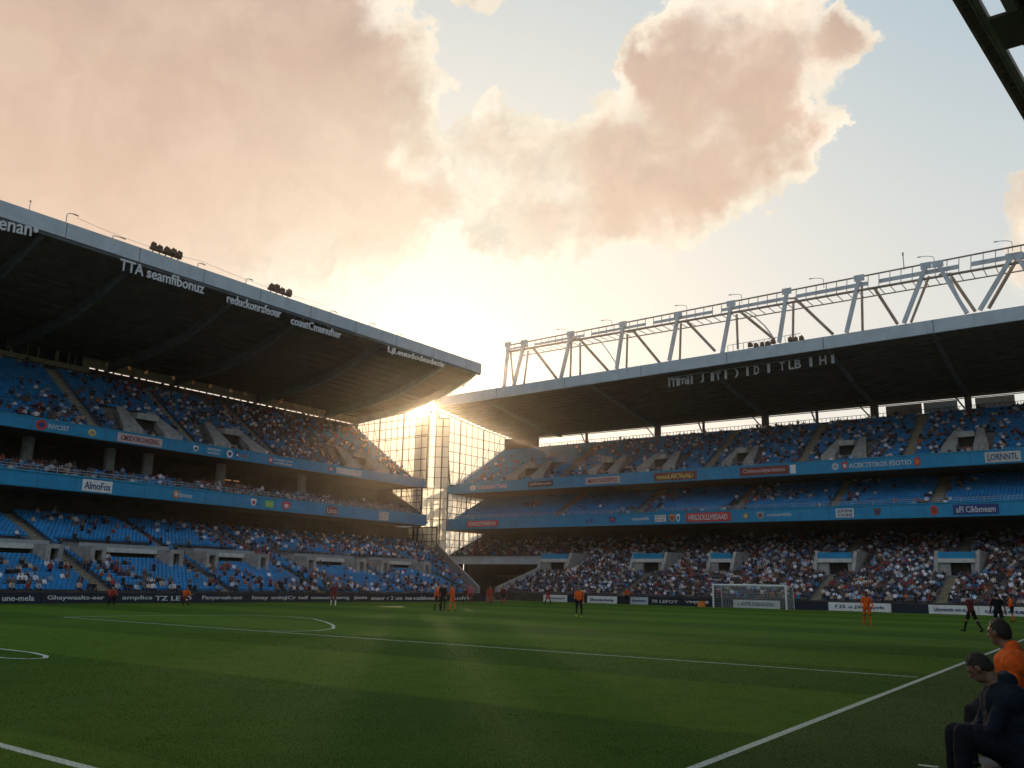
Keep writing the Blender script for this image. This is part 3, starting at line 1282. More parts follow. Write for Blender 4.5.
# ================================================================ glazed screens closing the stand ends
def screen(name, label, fn, t0, t1, zb, zt, step, hz, group=None, mm='mast', thin=1.0, pane='glass'):
    """fn(t, z) -> point; bars every step, rails at heights hz, one pane behind"""
    r = empty(name, fn((t0 + t1) / 2, zb((t0 + t1) / 2)))
    tag(r, label, 'glazed screen', group)
    mb = MB()
    n = max(2, int(round(abs(t1 - t0) / step)))
    for i in range(n + 1):
        t = t0 + (t1 - t0) * i / n
        if zt(t) - zb(t) > .15:
            mb.bar(fn(t, zb(t)), fn(t, zt(t)), (.07 if i % 4 else .16) * thin)
    for z in hz:
        ts = [t0 + (t1 - t0) * i / 60 for i in range(61)]
        ok = [t for t in ts if zb(t) < z < zt(t)]
        if len(ok) > 1:
            mb.bar(fn(ok[0], z), fn(ok[-1], z), .08 * thin)
    for i in range(n):
        a, b = t0 + (t1 - t0) * i / n, t0 + (t1 - t0) * (i + 1) / n
        mb.bar(fn(a, zt(a)), fn(b, zt(b)), .12)
        mb.bar(fn(a, zb(a)), fn(b, zb(b)), .16)
        if i % 2 == 0 and zt(a) - zb(a) > 2:
            mb.bar(fn(a, zb(a) + .2), fn(b, min(zt(b), zb(b) + 2.2)), .06)
    mb.build('frame', M[mm], r)
    mb = MB()
    ts = [t0 + (t1 - t0) * i / n for i in range(n + 1)]
    mb.poly([fn(t, zb(t)) for t in ts] + [fn(t, zt(t)) for t in reversed(ts) if zt(t) > zb(t) + .01])
    mb.build('glass_pane', M[pane], r)
    return r


G = 'glazed screens closing the stand ends'
screen('glazed_screen', 'tall triangular glazed screen at the upper end of the long stand', lambda t, z: Vector((t, 82.05, z)), -71.9, -84.3, lambda t: 13.0 + (-72.6 - t) * .689 if t < -72.6 else 13.0, lambda t: under_left(t) - .02 if t < -74.6 else 21.9, 1.05,
       (15.2, 16.6, 18.0, 19.4, 19.6, 20.8, 21.8), G)
screen('glazed_screen', 'small glazed screen between the two blue bands of the long stand', lambda t, z: Vector((t, 81.0, z)), -71.6, -76.6, lambda t: 9.6 + (-71.2 - t) * .56, lambda t: 13.0, .8, (10.4, 11.2, 12.0, 12.6), G)
screen('glazed_screen', 'low glazed screen under the lower blue band of the long stand', lambda t, z: Vector((t, 82.4, z)), -70.2, -75.6, lambda t: 4.9 + max(0, (-71.2 - t)) * .62, lambda t: 8.3, .8, (5.8, 6.6, 7.4), G)
screen('glazed_screen', 'tall triangular glazed screen at the upper end of the stand behind the goal', lambda t, z: Vector((-78.6, t, z)), 91.2, 107.3, lambda t: 14.9 + max(0, t - 96.4) * .61, lambda t: under_right(-77.7, t) + .05, 1.3,
       (16.8, 18.2, 19.6, 20.9, 22.2), G)
screen('glazed_screen', 'small glazed screen between the two blue bands behind the goal', lambda t, z: Vector((-79.4, t, z)), 95.2, 103.5, lambda t: 9.4 + max(0, t - 95.5) * .47, lambda t: 13.95, 1.0, (11.2, 12.1, 13.0), G)
screen('glazed_screen', 'low glazed screen under the lower blue band behind the goal', lambda t, z: Vector((-79.6, t, z)), 94.2, 103.4, lambda t: 5.0 + max(0, t - 95) * .4, lambda t: 8.85, 1.0, (6.6, 7.6), G)

gc = on_y(433.5, 450, 88)  # milky panel added across the gap to keep sun shafts off the pitch
ga, gb = Vector((gc.x, gc.y, 0)) - R0 * 2.3, Vector((gc.x, gc.y, 0)) + R0 * 2.0
screen('glazed_screen', 'narrow milky panel added across the corner gap to block low sun', lambda t, z: Vector((ga.x + (gb.x - ga.x) * t, ga.y + (gb.y - ga.y) * t, z)), 0, 1, lambda t: 1.0, lambda t: 23.0, .2, tuple(3 + 1.35 * k for k in range(15)), G, 'mast', .8, 'gap_sunblock')
# masts in the corner gap


def mast(pts, w, name, label):
    mb = MB()
    mb.path(pts, w, seg=8)
    o = mb.build(name, M['mast'])
    tag(o, label, 'mast', 'masts in the corner gap')


mast([on_y(419, 545, 83), on_y(420.5, 482, 83), on_y(422, 455, 83), on_y(424.5, 432, 83), on_y(428, 418, 83), on_y(432, 410, 83)], .45, 'corner_mast', 'dark mast that bends over at the top at the end of the long stand')
mast([on_y(417, 545, 83.4), on_y(417, 470, 83.4), on_y(419.5, 440, 83.4), on_y(424, 420, 83.4)], .34, 'corner_mast', 'thin dark mast right beside the bent one at the long stand')
mast([on_y(444.5, 500, 91), on_y(444, 470, 91), on_y(442.5, 440, 91), on_y(440, 420, 91), on_y(436, 410, 91)], .45, 'corner_mast', 'dark mast that bends over at the top at the end behind the goal')
mast([on_y(449.5, 484, 92.4), on_y(447.5, 450, 92.4), on_y(444, 425, 92.4)], .32, 'corner_mast', 'thin dark mast right beside the bent one behind the goal')
mast([on_y(414.5, 548, 82.6), on_y(414.5, 490, 82.6)], .5, 'corner_mast', 'short straight mast under the upper band of the long stand')
mast([on_y(443, 548, 93.4), on_y(443, 490, 93.4)], .5, 'corner_mast', 'short straight mast under the upper band behind the goal')
mast([on_y(431, 552, 92), on_y(431, 492, 92)], .38, 'corner_mast', 'straight mast in the middle of the corner gap')

# lattice stair tower seen through the gap
tw = empty('lattice_tower', (-96, 112, 0))
tag(tw, 'pale lattice stair tower standing behind the corner gap', 'tower')
mb = MB()
x0, x1, y0, y1 = -100, -91.5, 108, 114
for lv in range(10):
    z = lv * 2.1
    for a, b in (((x0, y0), (x1, y0)), ((x1, y0), (x1, y1)), ((x1, y1), (x0, y1)), ((x0, y1), (x0, y0))):
        mb.bar((*a, z), (*b, z), .16)
        if lv < 9:
            m_ = ((a[0] + b[0]) / 2, (a[1] + b[1]) / 2)
            mb.bar((*a, z), (*m_, z + 2.1), .08)
            mb.bar((*b, z), (*m_, z + 2.1), .08)
            for k in (0, .25, .5, .75):
                q = (a[0] + (b[0] - a[0]) * k, a[1] + (b[1] - a[1]) * k)
                mb.bar((*q, z), (*q, z + 2.1), .12)
mb.build('frame', M['steel'], tw)
mb = MB()
for lv in range(9):
    z = lv * 2.1
    mb.hexa([(x0 + .4, y0 + 1, z + .05), (x1 - .4, y0 + 1, z + 2.0), (x1 - .4, y0 + 2.4, z + 2.0), (x0 + .4, y0 + 2.4, z + .05), (x0 + .4, y0 + 1, z + .2), (x1 - .4, y0 + 1, z + 2.15), (x1 - .4, y0 + 2.4, z + 2.15), (x0 + .4, y0 + 2.4, z + .2)])
mb.build('stair_flight', M['steel'], tw)

# ================================================================ near grandstand (camera side): only its roof edge shows
gn = empty('grandstand', (14, 25, 0))
tag(gn, 'dark open roof edge of the near grandstand jutting in at the top corner', 'grandstand')


def near_edge(y, z=18.0):
    return -3.0 + (y - 25) * .095


mb = MB()


def nb(mb, y0, y1, o0, o1, z0, z1, mi=0):
    a0, a1 = near_edge(y0), near_edge(y1)
    mb.hexa([(a0 + o0, y0, z0), (a0 + o1, y0, z0), (a1 + o1, y1, z0), (a1 + o0, y1, z0), (a0 + o0, y0, z1), (a0 + o1, y0, z1), (a1 + o1, y1, z1), (a1 + o0, y1, z1)], mi)


NY0, NY1 = -2, 60
nb(mb, NY0, NY1, 0, .10, 17.9, 18.5)
edge = mb.build('roof_edge', M['lamp_rust'], gn)
mb = MB()
nb(mb, NY0, NY1, .12, .30, 18.05, 18.35)
y = NY0
while y < NY1:
    nb(mb, y, y + .12, .11, .29, 17.95, 18.04)
    y += .45
mb.build('gutter', M['soffit'], gn)
mb = MB()
nb(mb, NY0, NY1, .32, .36, 17.92, 18.2)
nb(mb, NY0, NY1, .38, .54, 17.97, 18.2)
nb(mb, NY0, NY1, 1.02, 1.3, 17.9, 18.3)
nb(mb, NY0, NY1, 1.55, 1.6, 17.8, 18.0)
mb.build('long_beam', M['steel_brown'], gn)
mb = MB()
nb(mb, NY0, NY1, 1.32, 24, 18.2, 18.6)
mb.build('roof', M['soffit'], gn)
for y in (2.0, 7.0, 12.0, 17.0, 21.7, 26.35, 31.0, 35.6, 40.2, 45, 50, 55):
    mb = MB()
    nb(mb, y, y + 1.9, .56, 1.5, 17.86, 17.965)
    nb(mb, y + .4, y + 1.4, 1.61, 23, 17.5, 18.19)
    mb.build('girder', M['soffit'], gn)
lowN = Tier(P_N, 3.0, 1.0, 18, .82, .5, -12, 60)
lowN.build(gn, 'lower_terrace', [0, 12, 24, 36, 48], (), None, 'near', floor=0, seats=True)
mb = MB()
mb.box((26, -12, 0), (26.4, 60, 18.19))
mb.build('outer_wall', M['wall_dark'], gn)
mb = MB()
mb.box((8.6, -12, 0), (8.9, 60, 1.2))
mb.build('front_wall', M['wall_dark'], gn)

# ================================================================ seats
dg_seat = bpy.data.meshes.new('seat')
dg_seat.from_pydata([tuple(v) for v in SEAT_V], [], [tuple(int(i) for i in f) for f in SEAT_F])
dg_seat.materials.append(M['seat'])


def in_frame(p, pad=4):
    q = project(p)
    return q is not None and -pad < q[0] < 1024 + pad and -pad < q[1] < 768 + pad


occupied = {tuple(round(c, 3) for c in s[0]) for s in SPOTS}
for name, (parent, rot, pos) in ALL_SEATS.items():
    if parent is gn:
        near, rest = [], pos
    else:
        vis = [p for p in pos if in_frame(p + Vector((0, 0, .6))) and tuple(round(c, 3) for c in p) not in occupied]
        vis.sort(key=lambda p: (p - EYE).length)
        near = vis[:100]
        ns = {tuple(p) for p in near}
        rest = [p for p in pos if tuple(p) not in ns]
    me = array_mesh('seating', SEAT_V, SEAT_F, np.array([tuple(p) for p in rest]), [M['seat']], rot=np.full(len(rest), rot), scl=np.full(len(rest), 1.0 if parent is gn else KS))
    tag(link('seating', me, parent), kind='stuff')
    for p in near:
        o = bpy.data.objects.new('seat', dg_seat)
        COL.objects.link(o)
        o.parent = parent
        o.matrix_parent_inverse = parent.matrix_world.inverted()
        o.location = p
        o.rotation_euler = (0, 0, rot)
        o.scale = (KS, KS, KS)
print('seats', sum(len(v[2]) for v in ALL_SEATS.values()), 'spots', len(SPOTS))

# ================================================================ people
def cap_mesh(bm, a, b, ra, rb, n=10):
    """tapered capsule from a to b"""
    a, b = Vector(a), Vector(b)
    d = b - a
    L = d.length
    d = d.normalized() if L > 1e-6 else Vector((0, 0, 1))
    up = Vector((0, 0, 1)) if abs(d.z) < .9 else Vector((0, 1, 0))
    x = d.cross(up).normalized()
    y = x.cross(d)
    rings = []
    for k in range(4):
        an = PI / 2 * (1 - k / 3.0)
        if k == 0:
            continue
        rings.append((a - d * (ra * math.sin(an)), ra * math.cos(an)))
    for k in range(3):
        an = PI / 2 * (k / 3.0)
        rings.append((b + d * (rb * math.sin(an)), rb * math.cos(an)))
    vs = []
    for c, r in rings:
        vs.append([bm.verts.new(c + x * (math.cos(2 * PI * i / n) * r) + y * (math.sin(2 * PI * i / n) * r)) for i in range(n)])
    t0 = bm.verts.new(a - d * ra)
    t1 = bm.verts.new(b + d * rb)
    for i in range(n):
        j = (i + 1) % n
        bm.faces.new((t0, vs[0][j], vs[0][i]))
        bm.faces.new((t1, vs[-1][i], vs[-1][j]))
        for r0, r1 in zip(vs, vs[1:]):
            bm.faces.new((r0[i], r0[j], r1[j], r1[i]))


def ell_mesh(bm, c, r, rot=None, n=14):
    mtx = Matrix.Translation(c) @ (rot.to_4x4() if rot is not None else Matrix.Identity(4)) @ Matrix.Diagonal((*r, 1))
    bmesh.ops.create_uvsphere(bm, u_segments=n, v_segments=n - 4, radius=1, matrix=mtx)


def rx(v, a):      # rotate about local x: positive tips z towards +y
    return Vector((v[0], v[1] * math.cos(a) + v[2] * math.sin(a), -v[1] * math.sin(a) + v[2] * math.cos(a)))


class Figure:
    """a posed human, local frame: faces +y, feet on z=0. angles in degrees"""

    def __init__(s, lean=4, hips=((5, 5), (-5, 5)), arms=((5, 15, 8), (5, 15, 8)), head=(0, 0), h=1.78, bulk=1.0, sit=None, spread=.1, foot_flat=True):
        k = h / 1.78
        s.k, s.p = k, []
        R = math.radians
        ln = R(lean)
        hip = Vector((0, 0, 0))
        T = lambda x, y, z: hip + rx(Vector((x * k, y * k, z * k)), ln)
        s.lean = ln
        legs = []
        for sg, (fl, kn) in zip((-1, 1), hips):
            h0 = hip + Vector((sg * .095 * k, 0, 0))
            ab = spread
            d1 = Vector((sg * ab, math.sin(R(fl)), -math.cos(R(fl)))).normalized()
            kne = h0 + d1 * .43 * k
            d2 = Vector((sg * ab * .3, math.sin(R(fl - kn)), -math.cos(R(fl - kn)))).normalized()
            ank = kne + d2 * .42 * k
            legs.append((h0, kne, ank, fl - kn))
        low = min(l[2].z for l in legs) - .075 * k
        lift = -low if sit is None else sit
        up = Vector((0, 0, lift))
        s.hip = up.copy()
        A = s.add
        b = bulk
        # torso
        A('shirt', 'c', T(0, 0, .06) + up, T(0, .0, .22) + up, .135 * k * b, .13 * k * b)
        for sg in (-1, 1):
            A('shirt', 'c', T(sg * .055, 0, .05) + up, T(sg * .075, 0, .38) + up, .105 * k * b, .108 * k * b)
            A('shirt', 'c', T(sg * .05, -.01, .44) + up, T(sg * .15, -.01, .455) + up, .085 * k, .075 * k)
        A('shorts', 'c', T(-.07, -.01, -.02) + up, T(.07, -.01, -.02) + up, .125 * k * b, .125 * k * b)
        # neck, head
        hp, hy = R(head[0]), R(head[1])
        n0, n1 = T(0, .0, .5) + up, T(0, .02, .58) + up
        A('skin', 'c', n0, n1, .06 * k, .055 * k)
        hr = Matrix.Rotation(hy, 3, 'Z') @ Matrix.Rotation(-(hp + ln * .5), 3, 'X')
        hc = n1 + hr @ Vector((0, .025 * k, .105 * k))
        s.hc, s.hr = hc, hr
        H = lambda x, y, z: hc + hr @ Vector((x * k, y * k, z * k))
        s.H = H
        A('skin', 'e', hc, (.074 * k, .096 * k, .112 * k), hr)
        A('skin', 'e', H(0, .03, -.065), (.056 * k, .062 * k, .058 * k), hr)      # jaw
        A('skin', 'c', H(0, .088, .0), H(0, .108, -.03), .011 * k, .016 * k)         # nose
        A('skin', 'c', H(-.02, .085, -.062), H(.02, .085, -.062), .010 * k, .010 * k)   # lips
        A('skin', 'c', H(-.035, .083, .022), H(.035, .083, .022), .012 * k, .012 * k)   # brow
        for sg in (-1, 1):
            A('skin', 'e', H(sg * .077, .0, -.01), (.011 * k, .024 * k, .034 * k), hr)
            A('eye', 'e', H(sg * .031, .083, .003), (.009 * k, .009 * k, .007 * k), hr)
        # arms
        s.hands = []
        for sg, arm in zip((-1, 1), arms):
            sh, ab, el = arm[:3]
            inw = arm[3] if len(arm) > 3 else 0
            a0 = T(sg * .185, -.01, .45) + up
            v = Vector((sg * math.sin(R(ab)), math.sin(R(sh)) * math.cos(R(ab)), -math.cos(R(sh)) * math.cos(R(ab))))
            v = rx(v, ln).normalized()
            elb = a0 + v * .29 * k
            w = Vector((sg * math.sin(R(ab)) * .4 - sg * math.sin(R(inw)), math.sin(R(sh + el)) * math.cos(R(inw)), -math.cos(R(sh + el)) * math.cos(R(inw))))
            w = rx(w, ln).normalized()
            wr = elb + w * .25 * k
            A('shirt', 'c', a0, a0.lerp(elb, .62), .062 * k, .054 * k)
            A('sleeve', 'c', a0.lerp(elb, .55), elb, .050 * k, .042 * k)
            A('sleeve', 'c', elb, wr, .042 * k, .029 * k)
            # hand: palm, four fingers, thumb
            side = Vector((1, 0, 0))
            side = (side - w * side.dot(w)).normalized()
            nrm = w.cross(side)
            pc = wr + w * .055 * k
            A('skin', 'c', wr + w * .02 * k - nrm * .0, pc + w * .03 * k, .030 * k, .036 * k)
            for i, (off, ln_) in enumerate(((-.027, .062), (-.009, .075), (.009, .07), (.027, .055))):
                f0 = pc + w * .045 * k + side * off * k
                f1 = f0 + (w + nrm * -.25 * 1).normalized() * ln_ * .55 * k
                f2 = f1 + (w - nrm * .8).normalized() * ln_ * .5 * k
                A('skin', 'c', f0, f1, .0095 * k, .0088 * k)
                A('skin', 'c', f1, f2, .0088 * k, .0075 * k)
            th0 = wr + w * .035 * k - side * sg * .03 * k
            A('skin', 'c', th0, th0 + (w * .7 - side * sg * .7).normalized() * .055 * k, .013 * k, .010 * k)
            s.hands.append(pc)
        # legs
        for sg, (h0, kne, ank, sa) in zip((-1, 1), legs):
            h0, kne, ank = h0 + up, kne + up, ank + up
            A('shorts', 'c', h0, h0.lerp(kne, .72), .098 * k * b, .082 * k * b)
            A('thigh', 'c', h0.lerp(kne, .6), kne, .074 * k, .056 * k)
            A('shin', 'c', kne, kne.lerp(ank, .35), .055 * k, .056 * k)
            A('shin', 'c', kne.lerp(ank, .35), ank, .056 * k, .036 * k)
            fa = 0 if foot_flat else R(max(-60, min(30, sa * .7)))
            fd = Vector((sg * .12, math.cos(fa), math.sin(fa))).normalized()
            A('boot', 'c', ank + Vector((0, -.02 * k, -.02 * k)), ank + Vector((0, 0, -.045 * k)) + fd * .09 * k, .042 * k, .036 * k)
            A('boot', 'c', ank + Vector((0, 0, -.045 * k)) + fd * .08 * k, ank + Vector((0, 0, -.048 * k)) + fd * .17 * k, .037 * k, .028 * k)
            s.ank = ank

    def add(s, tagname, kind, *a):
        s.p.append((tagname, kind, a))

    def mesh(s, name, cmap, voxel=.014, smooth=3, wrinkle=0):
        bm = bmesh.new()
        for tg, kind, a in s.p:
            if kind == 'c':
                cap_mesh(bm, *a)
            else:
                ell_mesh(bm, *a)
        me = bpy.data.meshes.new('tmp')
        bm.to_mesh(me)
        bm.free()
        o = bpy.data.objects.new('tmp', me)
        COL.objects.link(o)
        md = o.modifiers.new('r', 'REMESH')
        md.mode = 'VOXEL'
        md.voxel_size = voxel
        md2 = o.modifiers.new('s', 'SMOOTH')
        md2.factor = .5
        md2.iterations = smooth
        bpy.context.view_layer.update()
        out = bpy.data.meshes.new_from_object(o.evaluated_get(bpy.context.evaluated_depsgraph_get()))
        bpy.data.objects.remove(o)
        bpy.data.meshes.remove(me)
        out.name = name
        n = len(out.polygons)
        c = np.empty(n * 3, np.float32)
        out.polygons.foreach_get('center', c)
        c = c.reshape(-1, 3).astype(float)
        best = np.full(n, 1e9)
        idx = np.zeros(n, np.int32)
        mats = []
        for tg, kind, a in s.p:
            mt = cmap.get(tg, cmap['skin'])
            if mt not in mats:
                mats.append(mt)
            mi = mats.index(mt)
            if kind == 'c':
                A_, B_ = np.array(a[0]), np.array(a[1])
                d = B_ - A_
                t_ = np.clip(((c - A_) @ d) / max(d @ d, 1e-9), 0, 1)
                r = a[2] + (a[3] - a[2]) * t_
                dist = np.linalg.norm(c - A_ - t_[:, None] * d, axis=1) - r
            else:
                R_ = np.array(a[2].to_3x3()) if len(a) > 2 and a[2] is not None else np.eye(3)
                q = (c - np.array(a[0])) @ R_
                rr = np.array(a[1])
                l = np.linalg.norm(q / rr, axis=1)
                dist = (l - 1) * rr.min()
            if tg == 'eye':
                dist = dist - .004
            m_ = dist < best
            best[m_] = dist[m_]
            idx[m_] = mi
        out.materials.clear()
        for mt in mats:
            out.materials.append(mt)
        out.polygons.foreach_set('material_index', idx)
        out.polygons.foreach_set('use_smooth', np.ones(n, bool))
        if wrinkle:
            co = np.empty(len(out.vertices) * 3, np.float32)
            out.vertices.foreach_get('co', co)
            co = co.reshape(-1, 3)
            no = np.empty(len(out.vertices) * 3, np.float32)
            out.vertices.foreach_get('normal', no)
            no = no.reshape(-1, 3)
            hc = np.array(s.hc)
            for i in range(len(co)):
                if np.linalg.norm(co[i] - hc) < .2 * s.k:
                    continue
                if any((Vector(co[i]) - h).length < .12 for h in s.hands):
                    continue
                p = Vector(co[i])
                w = mnoise.noise(p * 7 + Vector((3, 1, 8))) * .6 + abs(mnoise.noise(Vector((p.x * 13, p.y * 13, p.z * 7)))) * .7 - .2
                co[i] += no[i] * w * wrinkle
            out.vertices.foreach_set('co', co.ravel())
        out.update()
        return out

    def hair(s, name, material, bald=0.0, n=20):
        bm = bmesh.new()
        bmesh.ops.create_uvsphere(bm, u_segments=n, v_segments=n, radius=1)
        k = s.k
        kill = []
        for f in bm.faces:
            c = f.calc_center_median()
            # hairline: high at the forehead, low at the nape
            lim = float(np.interp(c.y, [-1, -.55, -.25, -.02, .12, .3, .6, 1], [-.62, -.6, -.38, -.12, -.2, .22, .46, .5]))
            if c.z < lim or (bald and c.z > .8 and c.y > -.2):
                kill.append(f)
        bmesh.ops.delete(bm, geom=kill, context='FACES')
        for v in bm.verts:
            q = v.co.copy()
            w = 1 + .05 * mnoise.noise(q * 4) + .035 * mnoise.noise(q * 13) + .05 * mnoise.noise(Vector((q.x * 26, q.y * 9, q.z * 14)))
            w *= 1 - .075 * min(1, max(0, (q.y - .1) / .6)) * (1 if q.z < .75 else .4)      # lies flat at the hairline
            v.co = s.hc + s.hr @ Vector((q.x * .082 * k * w, q.y * .104 * k * w - .003, q.z * .121 * k * w))
        geom = bmesh.ops.extrude_face_region(bm, geom=bm.faces[:])
        for v in [g for g in geom['geom'] if isinstance(g, bmesh.types.BMVert)]:
            v.co += (s.hc - v.co) * .12
        bmesh.ops.recalc_face_normals(bm, faces=bm.faces)
        me = bpy.data.meshes.new(name)
        bm.to_mesh(me)
        bm.free()
        me.materials.append(material)
        me.polygons.foreach_set('use_smooth', np.ones(len(me.polygons), bool))
        return me


def cloth(name, col, rough=.85, bump=.25, bs=60):
    return mat(name, col, rough, .22, 7.0, bump=bump, bscale=bs, spec=.15)


C = {
    'skin': mat('skin', (.42, .24, .16), .55, .12, 9), 'skin_dark': mat('darker_skin', (.16, .085, .05), .5, .12, 9), 'skin_tan': mat('tan_skin', (.15, .082, .05), .55, .12, 9),
    'hair': mat('dark_hair', (.016, .012, .009), .6, .4, 60, bump=.6, bscale=160), 'hair_brown': mat('brown_hair', (.05, .028, .015), .6, .4, 60, bump=.6, bscale=160),
    'hair_grey': mat('greying_hair', (.045, .037, .03), .6, .4, 60, bump=.6, bscale=160),
    'eye': mat('eye_dark', (.02, .015, .012), .2, .1, 5, spec=.6),
    'orange': cloth('orange_cloth', (.80, .13, .018)), 'orange2': cloth('orange_jacket', (.55, .085, .010), .8, .35, 30), 'darkred': cloth('dark_red_cloth', (.16, .028, .028)), 'red': cloth('red_cloth', (.5, .05, .04)),
    'black': cloth('black_cloth', (.012, .012, .016)), 'navy': cloth('navy_jacket', (.005, .010, .018), .8, .4, 26), 'navy_trousers': cloth('navy_trousers', (.006, .007, .012), .85, .3, 30),
    'white': cloth('white_cloth', (.7, .7, .7)), 'pinkred': cloth('pink_red_cloth', (.55, .12, .16)), 'yellow': cloth('yellow_boot', (.55, .5, .06)), 'boot_red': cloth('red_boot', (.5, .06, .04)),
    'grey': cloth('grey_cloth', (.22, .22, .23)),
}


def person(label, foot, fig, cmap, face, group=None, hair='hair', voxel=.014, wrinkle=0, bald=0, z=0, smooth=3):
    """stand a posed figure at foot, facing the compass direction face (x, y)"""
    base = {'skin': C['skin'], 'eye': C['eye'], 'sleeve': C['skin'], 'thigh': C['skin']}
    base.update(cmap)
    me = fig.mesh('person', base, voxel, smooth, wrinkle)
    o = bpy.data.objects.new('person', me)
    COL.objects.link(o)
    ang = math.atan2(face[1], face[0]) - PI / 2
    o.location = (foot[0], foot[1], z)
    o.rotation_euler = (0, 0, ang)
    tag(o, label, 'person', group)
    hm = fig.hair('hair', C[hair], bald, 44 if voxel < .012 else 20)
    h = bpy.data.objects.new('hair', hm)
    COL.objects.link(h)
    h.parent = o
    return o


def kit(top, shorts, socks, boot, sleeve=None, thigh=None, skin='skin'):
    d = {'shirt': C[top], 'shorts': C[shorts], 'shin': C[socks], 'boot': C[boot], 'skin': C[skin], 'sleeve': C[sleeve] if sleeve else C[skin], 'thigh': C[thigh] if thigh else C[skin]}
    return d


g = lambda x, y: on_z(x, y)
GP = 'players and officials on the pitch'
person('player in an all orange kit standing alone in front of the packed lower tier', g(868, 626), Figure(lean=3, hips=((6, 4), (-6, 6)), arms=((10, 14, 35), (18, 16, 45)), h=1.80, head=(5, 20)), kit('orange', 'orange', 'orange', 'boot_red', sleeve='orange', skin='skin_tan'), (.5, -1), GP)
person('player in a dark red top and black shorts walking near the touchline', g(973, 632), Figure(lean=6, hips=((24, 8), (-18, 14)), arms=((-22, 10, 18), (24, 10, 30)), h=1.85, foot_flat=False), kit('darkred', 'black', 'black', 'black', sleeve='darkred'), (-1, .5), GP)
person('player in black with dark red sleeves next to the orange one by the touchline', g(1000, 631), Figure(lean=4, hips=((8, 8), (-6, 10)), arms=((6, 18, 25), (-6, 18, 20)), h=1.84), kit('black', 'black', 'black', 'black', sleeve='darkred'), (-.2, 1), GP)
person('player in an orange shirt half hidden behind the black clad one', g(1013, 622), Figure(lean=3, hips=((4, 4), (-4, 6)), arms=((14, 12, 30), (8, 14, 20)), h=1.78), kit('orange', 'black', 'orange', 'black', sleeve='orange'), (-1, -.4), GP)
person('player in an orange top and black trousers running alone in mid pitch', g(579, 617), Figure(lean=5, hips=((6, 4), (4, 42)), arms=((-14, 10, 40), (22, 10, 60)), h=1.78, foot_flat=False), kit('orange', 'black', 'black', 'yellow', sleeve='orange', thigh='black'), (.6, -1), GP)
person('player in a dark red shirt with pale socks before the advertising boards', g(333, 607), Figure(lean=3, hips=((9, 6), (-9, 8)), arms=((8, 14, 25), (-6, 14, 20)), h=1.66), kit('darkred', 'darkred', 'white', 'black', sleeve='darkred', skin='skin_tan'), (.8, -.5), GP)
person('player in an orange shirt and black shorts at the outer side of the close trio', g(437.5, 611), Figure(lean=3, hips=((8, 6), (-8, 8)), arms=((8, 14, 25), (-6, 14, 20)), h=1.72), kit('orange', 'black', 'black', 'black', sleeve='orange'), (1, -.2), GP)
person('referee in black in the middle of the close trio', g(442.5, 611.5), Figure(lean=4, hips=((14, 8), (-12, 10)), arms=((10, 12, 30), (-6, 14, 20)), h=1.84), kit('black', 'black', 'black', 'black', sleeve='black', thigh='black'), (.4, -1), GP)
person('player in an all orange kit beside the referee', g(452, 611.5), Figure(lean=3, hips=((10, 6), (-8, 12)), arms=((18, 14, 50), (-6, 14, 20)), h=1.80, foot_flat=False), kit('orange', 'orange', 'orange', 'black', sleeve='orange'), (-1, -.3), GP)
person('player in a pink red shirt standing behind the trio near the corner', g(470.5, 604), Figure(lean=3, hips=((6, 6), (-6, 6)), arms=((8, 14, 25), (-6, 14, 20)), h=1.78), kit('pinkred', 'darkred', 'darkred', 'black', sleeve='pinkred'), (.2, -1), GP)
person('player in dark red crouching beside the pink shirted one', g(465.5, 603.5), Figure(lean=28, hips=((62, 70), (50, 64)), arms=((30, 10, 30), (34, 10, 26)), h=1.72), kit('darkred', 'black', 'black', 'black', sleeve='darkred'), (.6, -1), GP)
person('player in red bending forward in front of the corner tunnel', g(487.5, 603.5), Figure(lean=34, hips=((20, 22), (2, 18)), arms=((40, 10, 20), (34, 10, 30)), h=1.7), kit('red', 'red', 'red', 'black', sleeve='red'), (1, -.4), GP)
person('player in red standing with a bent knee in front of the tunnel mouth', g(491.5, 603), Figure(lean=14, hips=((30, 46), (-4, 10)), arms=((20, 14, 40), (-6, 14, 20)), h=1.72), kit('red', 'red', 'red', 'black', sleeve='red'), (-.6, -1), GP)
person('player in dark clothes at the foot of the crowd past the tunnel', g(503, 604), Figure(lean=8, hips=((8, 6), (-8, 8)), arms=((8, 14, 25), (-6, 14, 20)), h=1.68), kit('darkred', 'black', 'red', 'black', sleeve='darkred'), (.6, -.8), GP)
person('player in red and dark kit walking before the first white board', g(548, 605), Figure(lean=6, hips=((20, 10), (-16, 14)), arms=((-14, 12, 20), (16, 12, 30)), h=1.72, foot_flat=False), kit('darkred', 'red', 'black', 'black', sleeve='red'), (1, -.2), GP)
person('steward in an orange jacket standing by the far boards left of the goal', g(627, 604.5), Figure(lean=2, hips=((3, 2), (-3, 3)), arms=((6, 20, 40), (6, 20, 40)), h=1.74), kit('orange2', 'black', 'black', 'black', sleeve='orange2', thigh='black'), (0, -1))
person('photographer in a red top crouching against the navy boards', g(110, 605.5), Figure(lean=30, hips=((85, 110), (70, 112)), arms=((62, 8, 60), (58, 8, 70)), h=1.70), kit('red', 'black', 'black', 'black', sleeve='red', thigh='black'), (1, -.3))
person('photographer in an orange top crouching against the navy boards farther along', g(184, 605), Figure(lean=26, hips=((80, 108), (76, 112)), arms=((60, 8, 60), (58, 8, 70)), h=1.72), kit('orange', 'darkred', 'darkred', 'black', sleeve='orange', thigh='darkred'), (1, -.2))

